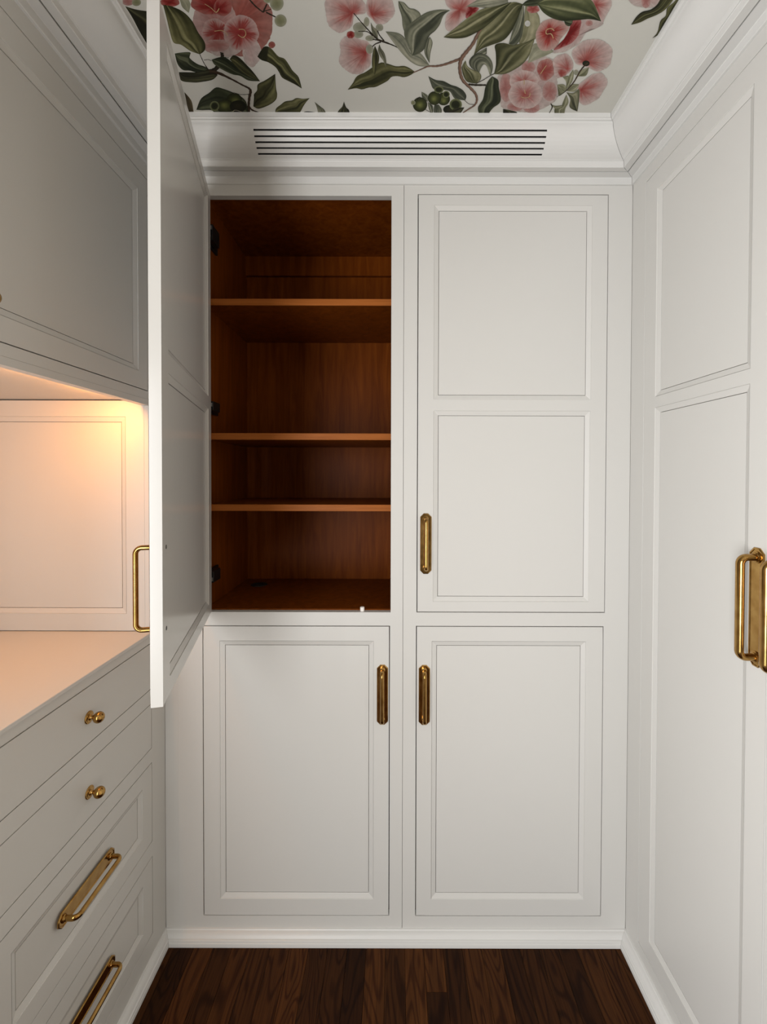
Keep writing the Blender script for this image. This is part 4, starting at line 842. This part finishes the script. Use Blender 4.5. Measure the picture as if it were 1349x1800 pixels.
for li, (kind, A, B, col) in enumerate(FLORA):
    z = .05 + .004 * li
    if kind == 'leaf':
        ns, mt = 30, 14
        l = catmull(A, ns); r = catmull(B, ns)
        V, Cc, Fs = [], [], []
        mid = rng.uniform(.42, .56); ph = rng.uniform(0, 6); c3 = INKS[col if col in INKS else 'sageleaf']; side = rng.random() < .5
        ph2 = rng.uniform(0, 6)
        for i in range(ns):
            s = i / (ns - 1)
            for j in range(mt + 1):
                t = j / mt; p = l[i].lerp(r[i], t); V.append((p.x, p.y))
                # tone: lit streaks parallel to the midrib, pale rib, dark against the rib, dark rim
                u = (t - mid) / (mid if t < mid else 1 - mid)
                tone = .42 + .26 * math.sin(u * 5.2 + ph + 1.2 * s) * (1 - abs(u) * .4) + .14 * math.sin(u * 11 - s * 7 + ph2) + .12 * math.sin(s * 5 + ph)
                if (u < 0) == side: tone += .16
                else: tone -= .14
                if abs(u) < .09: tone += .40
                elif abs(u) < .25: tone -= .16
                if abs(u) > .9: tone -= .22
                tone -= .30 * max(0, (s - .82) / .18) + .25 * max(0, (.12 - s) / .12)
                if col == 'oliveB' and s < .22: tone = -.2
                Cc.append(tri_ramp(c3, max(0, min(1, tone))))
        for i in range(ns - 1):
            for j in range(mt):
                a = i * (mt + 1) + j; Fs.append((a, a + 1, a + mt + 2, a + mt + 1))
        ink_mesh('printed_leaf', V, Fs, Cc, z)
    elif kind == 'flower':
        na, nr = 96, 14
        o = catmull(B, na, True); c = Vector(A); cs = BLOOM[col]
        bud = col in ('olivebud', 'olivepale', 'darkbud', 'pod', 'sage', 'white')
        amp = 0 if bud else .035
        V = [tuple(c)]; Cc = [cs[0]]; Fs = []
        noi = [rng.uniform(-1, 1) for _ in range(na)]
        lobes = rng.randint(3, 5); lp = rng.uniform(0, 6)
        for k in range(1, nr + 1):
            q = k / nr
            for a in range(na):
                w = 1 + amp * (.5 * math.sin(a * 2 * math.pi / na * 7 + lp) + .4 * math.sin(a * 2 * math.pi / na * 4 + 2 * lp)) * q + (amp * .4 * noi[a] * q if not bud else 0)
                p = c.lerp(o[a], q * w); V.append((p.x, p.y))
                m_ = cs[3] * (1 if bud else (1 + .33 * noi[a] + .30 * math.sin(a * 2 * math.pi / na * lobes + lp)))
                m_ = max(.12, min(.9, m_))
                cc = lerp(cs[0], cs[1], q / m_) if q < m_ else lerp(cs[1], cs[2], ((q - m_) / (1 - m_)) ** .8)
                g = 1 + (0 if bud else .13 * noi[(a * 7) % na] * (1 - abs(q - .55)))
                Cc.append(tuple(x * g for x in cc))
        for a in range(na): Fs.append((0, 1 + a, 1 + (a + 1) % na))
        for k in range(nr - 1):
            for a in range(na):
                i0 = 1 + k * na; Fs.append((i0 + a, i0 + (a + 1) % na, i0 + na + (a + 1) % na, i0 + na + a))
        ink_mesh('printed_bud' if bud else 'printed_flower', V, Fs, Cc, z)
    else:
        n = max(10, len(A) * 6); P = catmull(A, n)
        V, Cc, Fs = [], [], []; base_c = INKS[col][0]
        for i in range(n):
            t = (P[min(i + 1, n - 1)] - P[max(i - 1, 0)]).normalized(); nn = Vector((-t.y, t.x))
            s = (len(B) - 1) * i / (n - 1); j = min(int(s), len(B) - 2); w = (B[j] + (B[j + 1] - B[j]) * (s - j)) / 2
            w *= 1 + .12 * math.sin(i * 1.7)
            for q, g in ((-1, .55), (-.4, .9), (.3, 1.5), (1, .8)):
                p = P[i] + nn * w * q; V.append((p.x, p.y)); Cc.append(tuple(x * g for x in base_c))
        for i in range(n - 1):
            for j in range(3): a = i * 4 + j; Fs.append((a, a + 1, a + 5, a + 4))
        ink_mesh('printed_stem', V, Fs, Cc, z)

# the print repeats (mirrored) towards the doorway
for o in [c for c in ceiling.children if c.name.startswith('printed') and min(-v.co.y / U for v in c.data.vertices) > 79]:
    c = o.copy(); scene.collection.objects.link(c); c.parent = ceiling
    c.scale = (-1, 1, 1); c.location = (0.012, -232 * U, -0.0009)
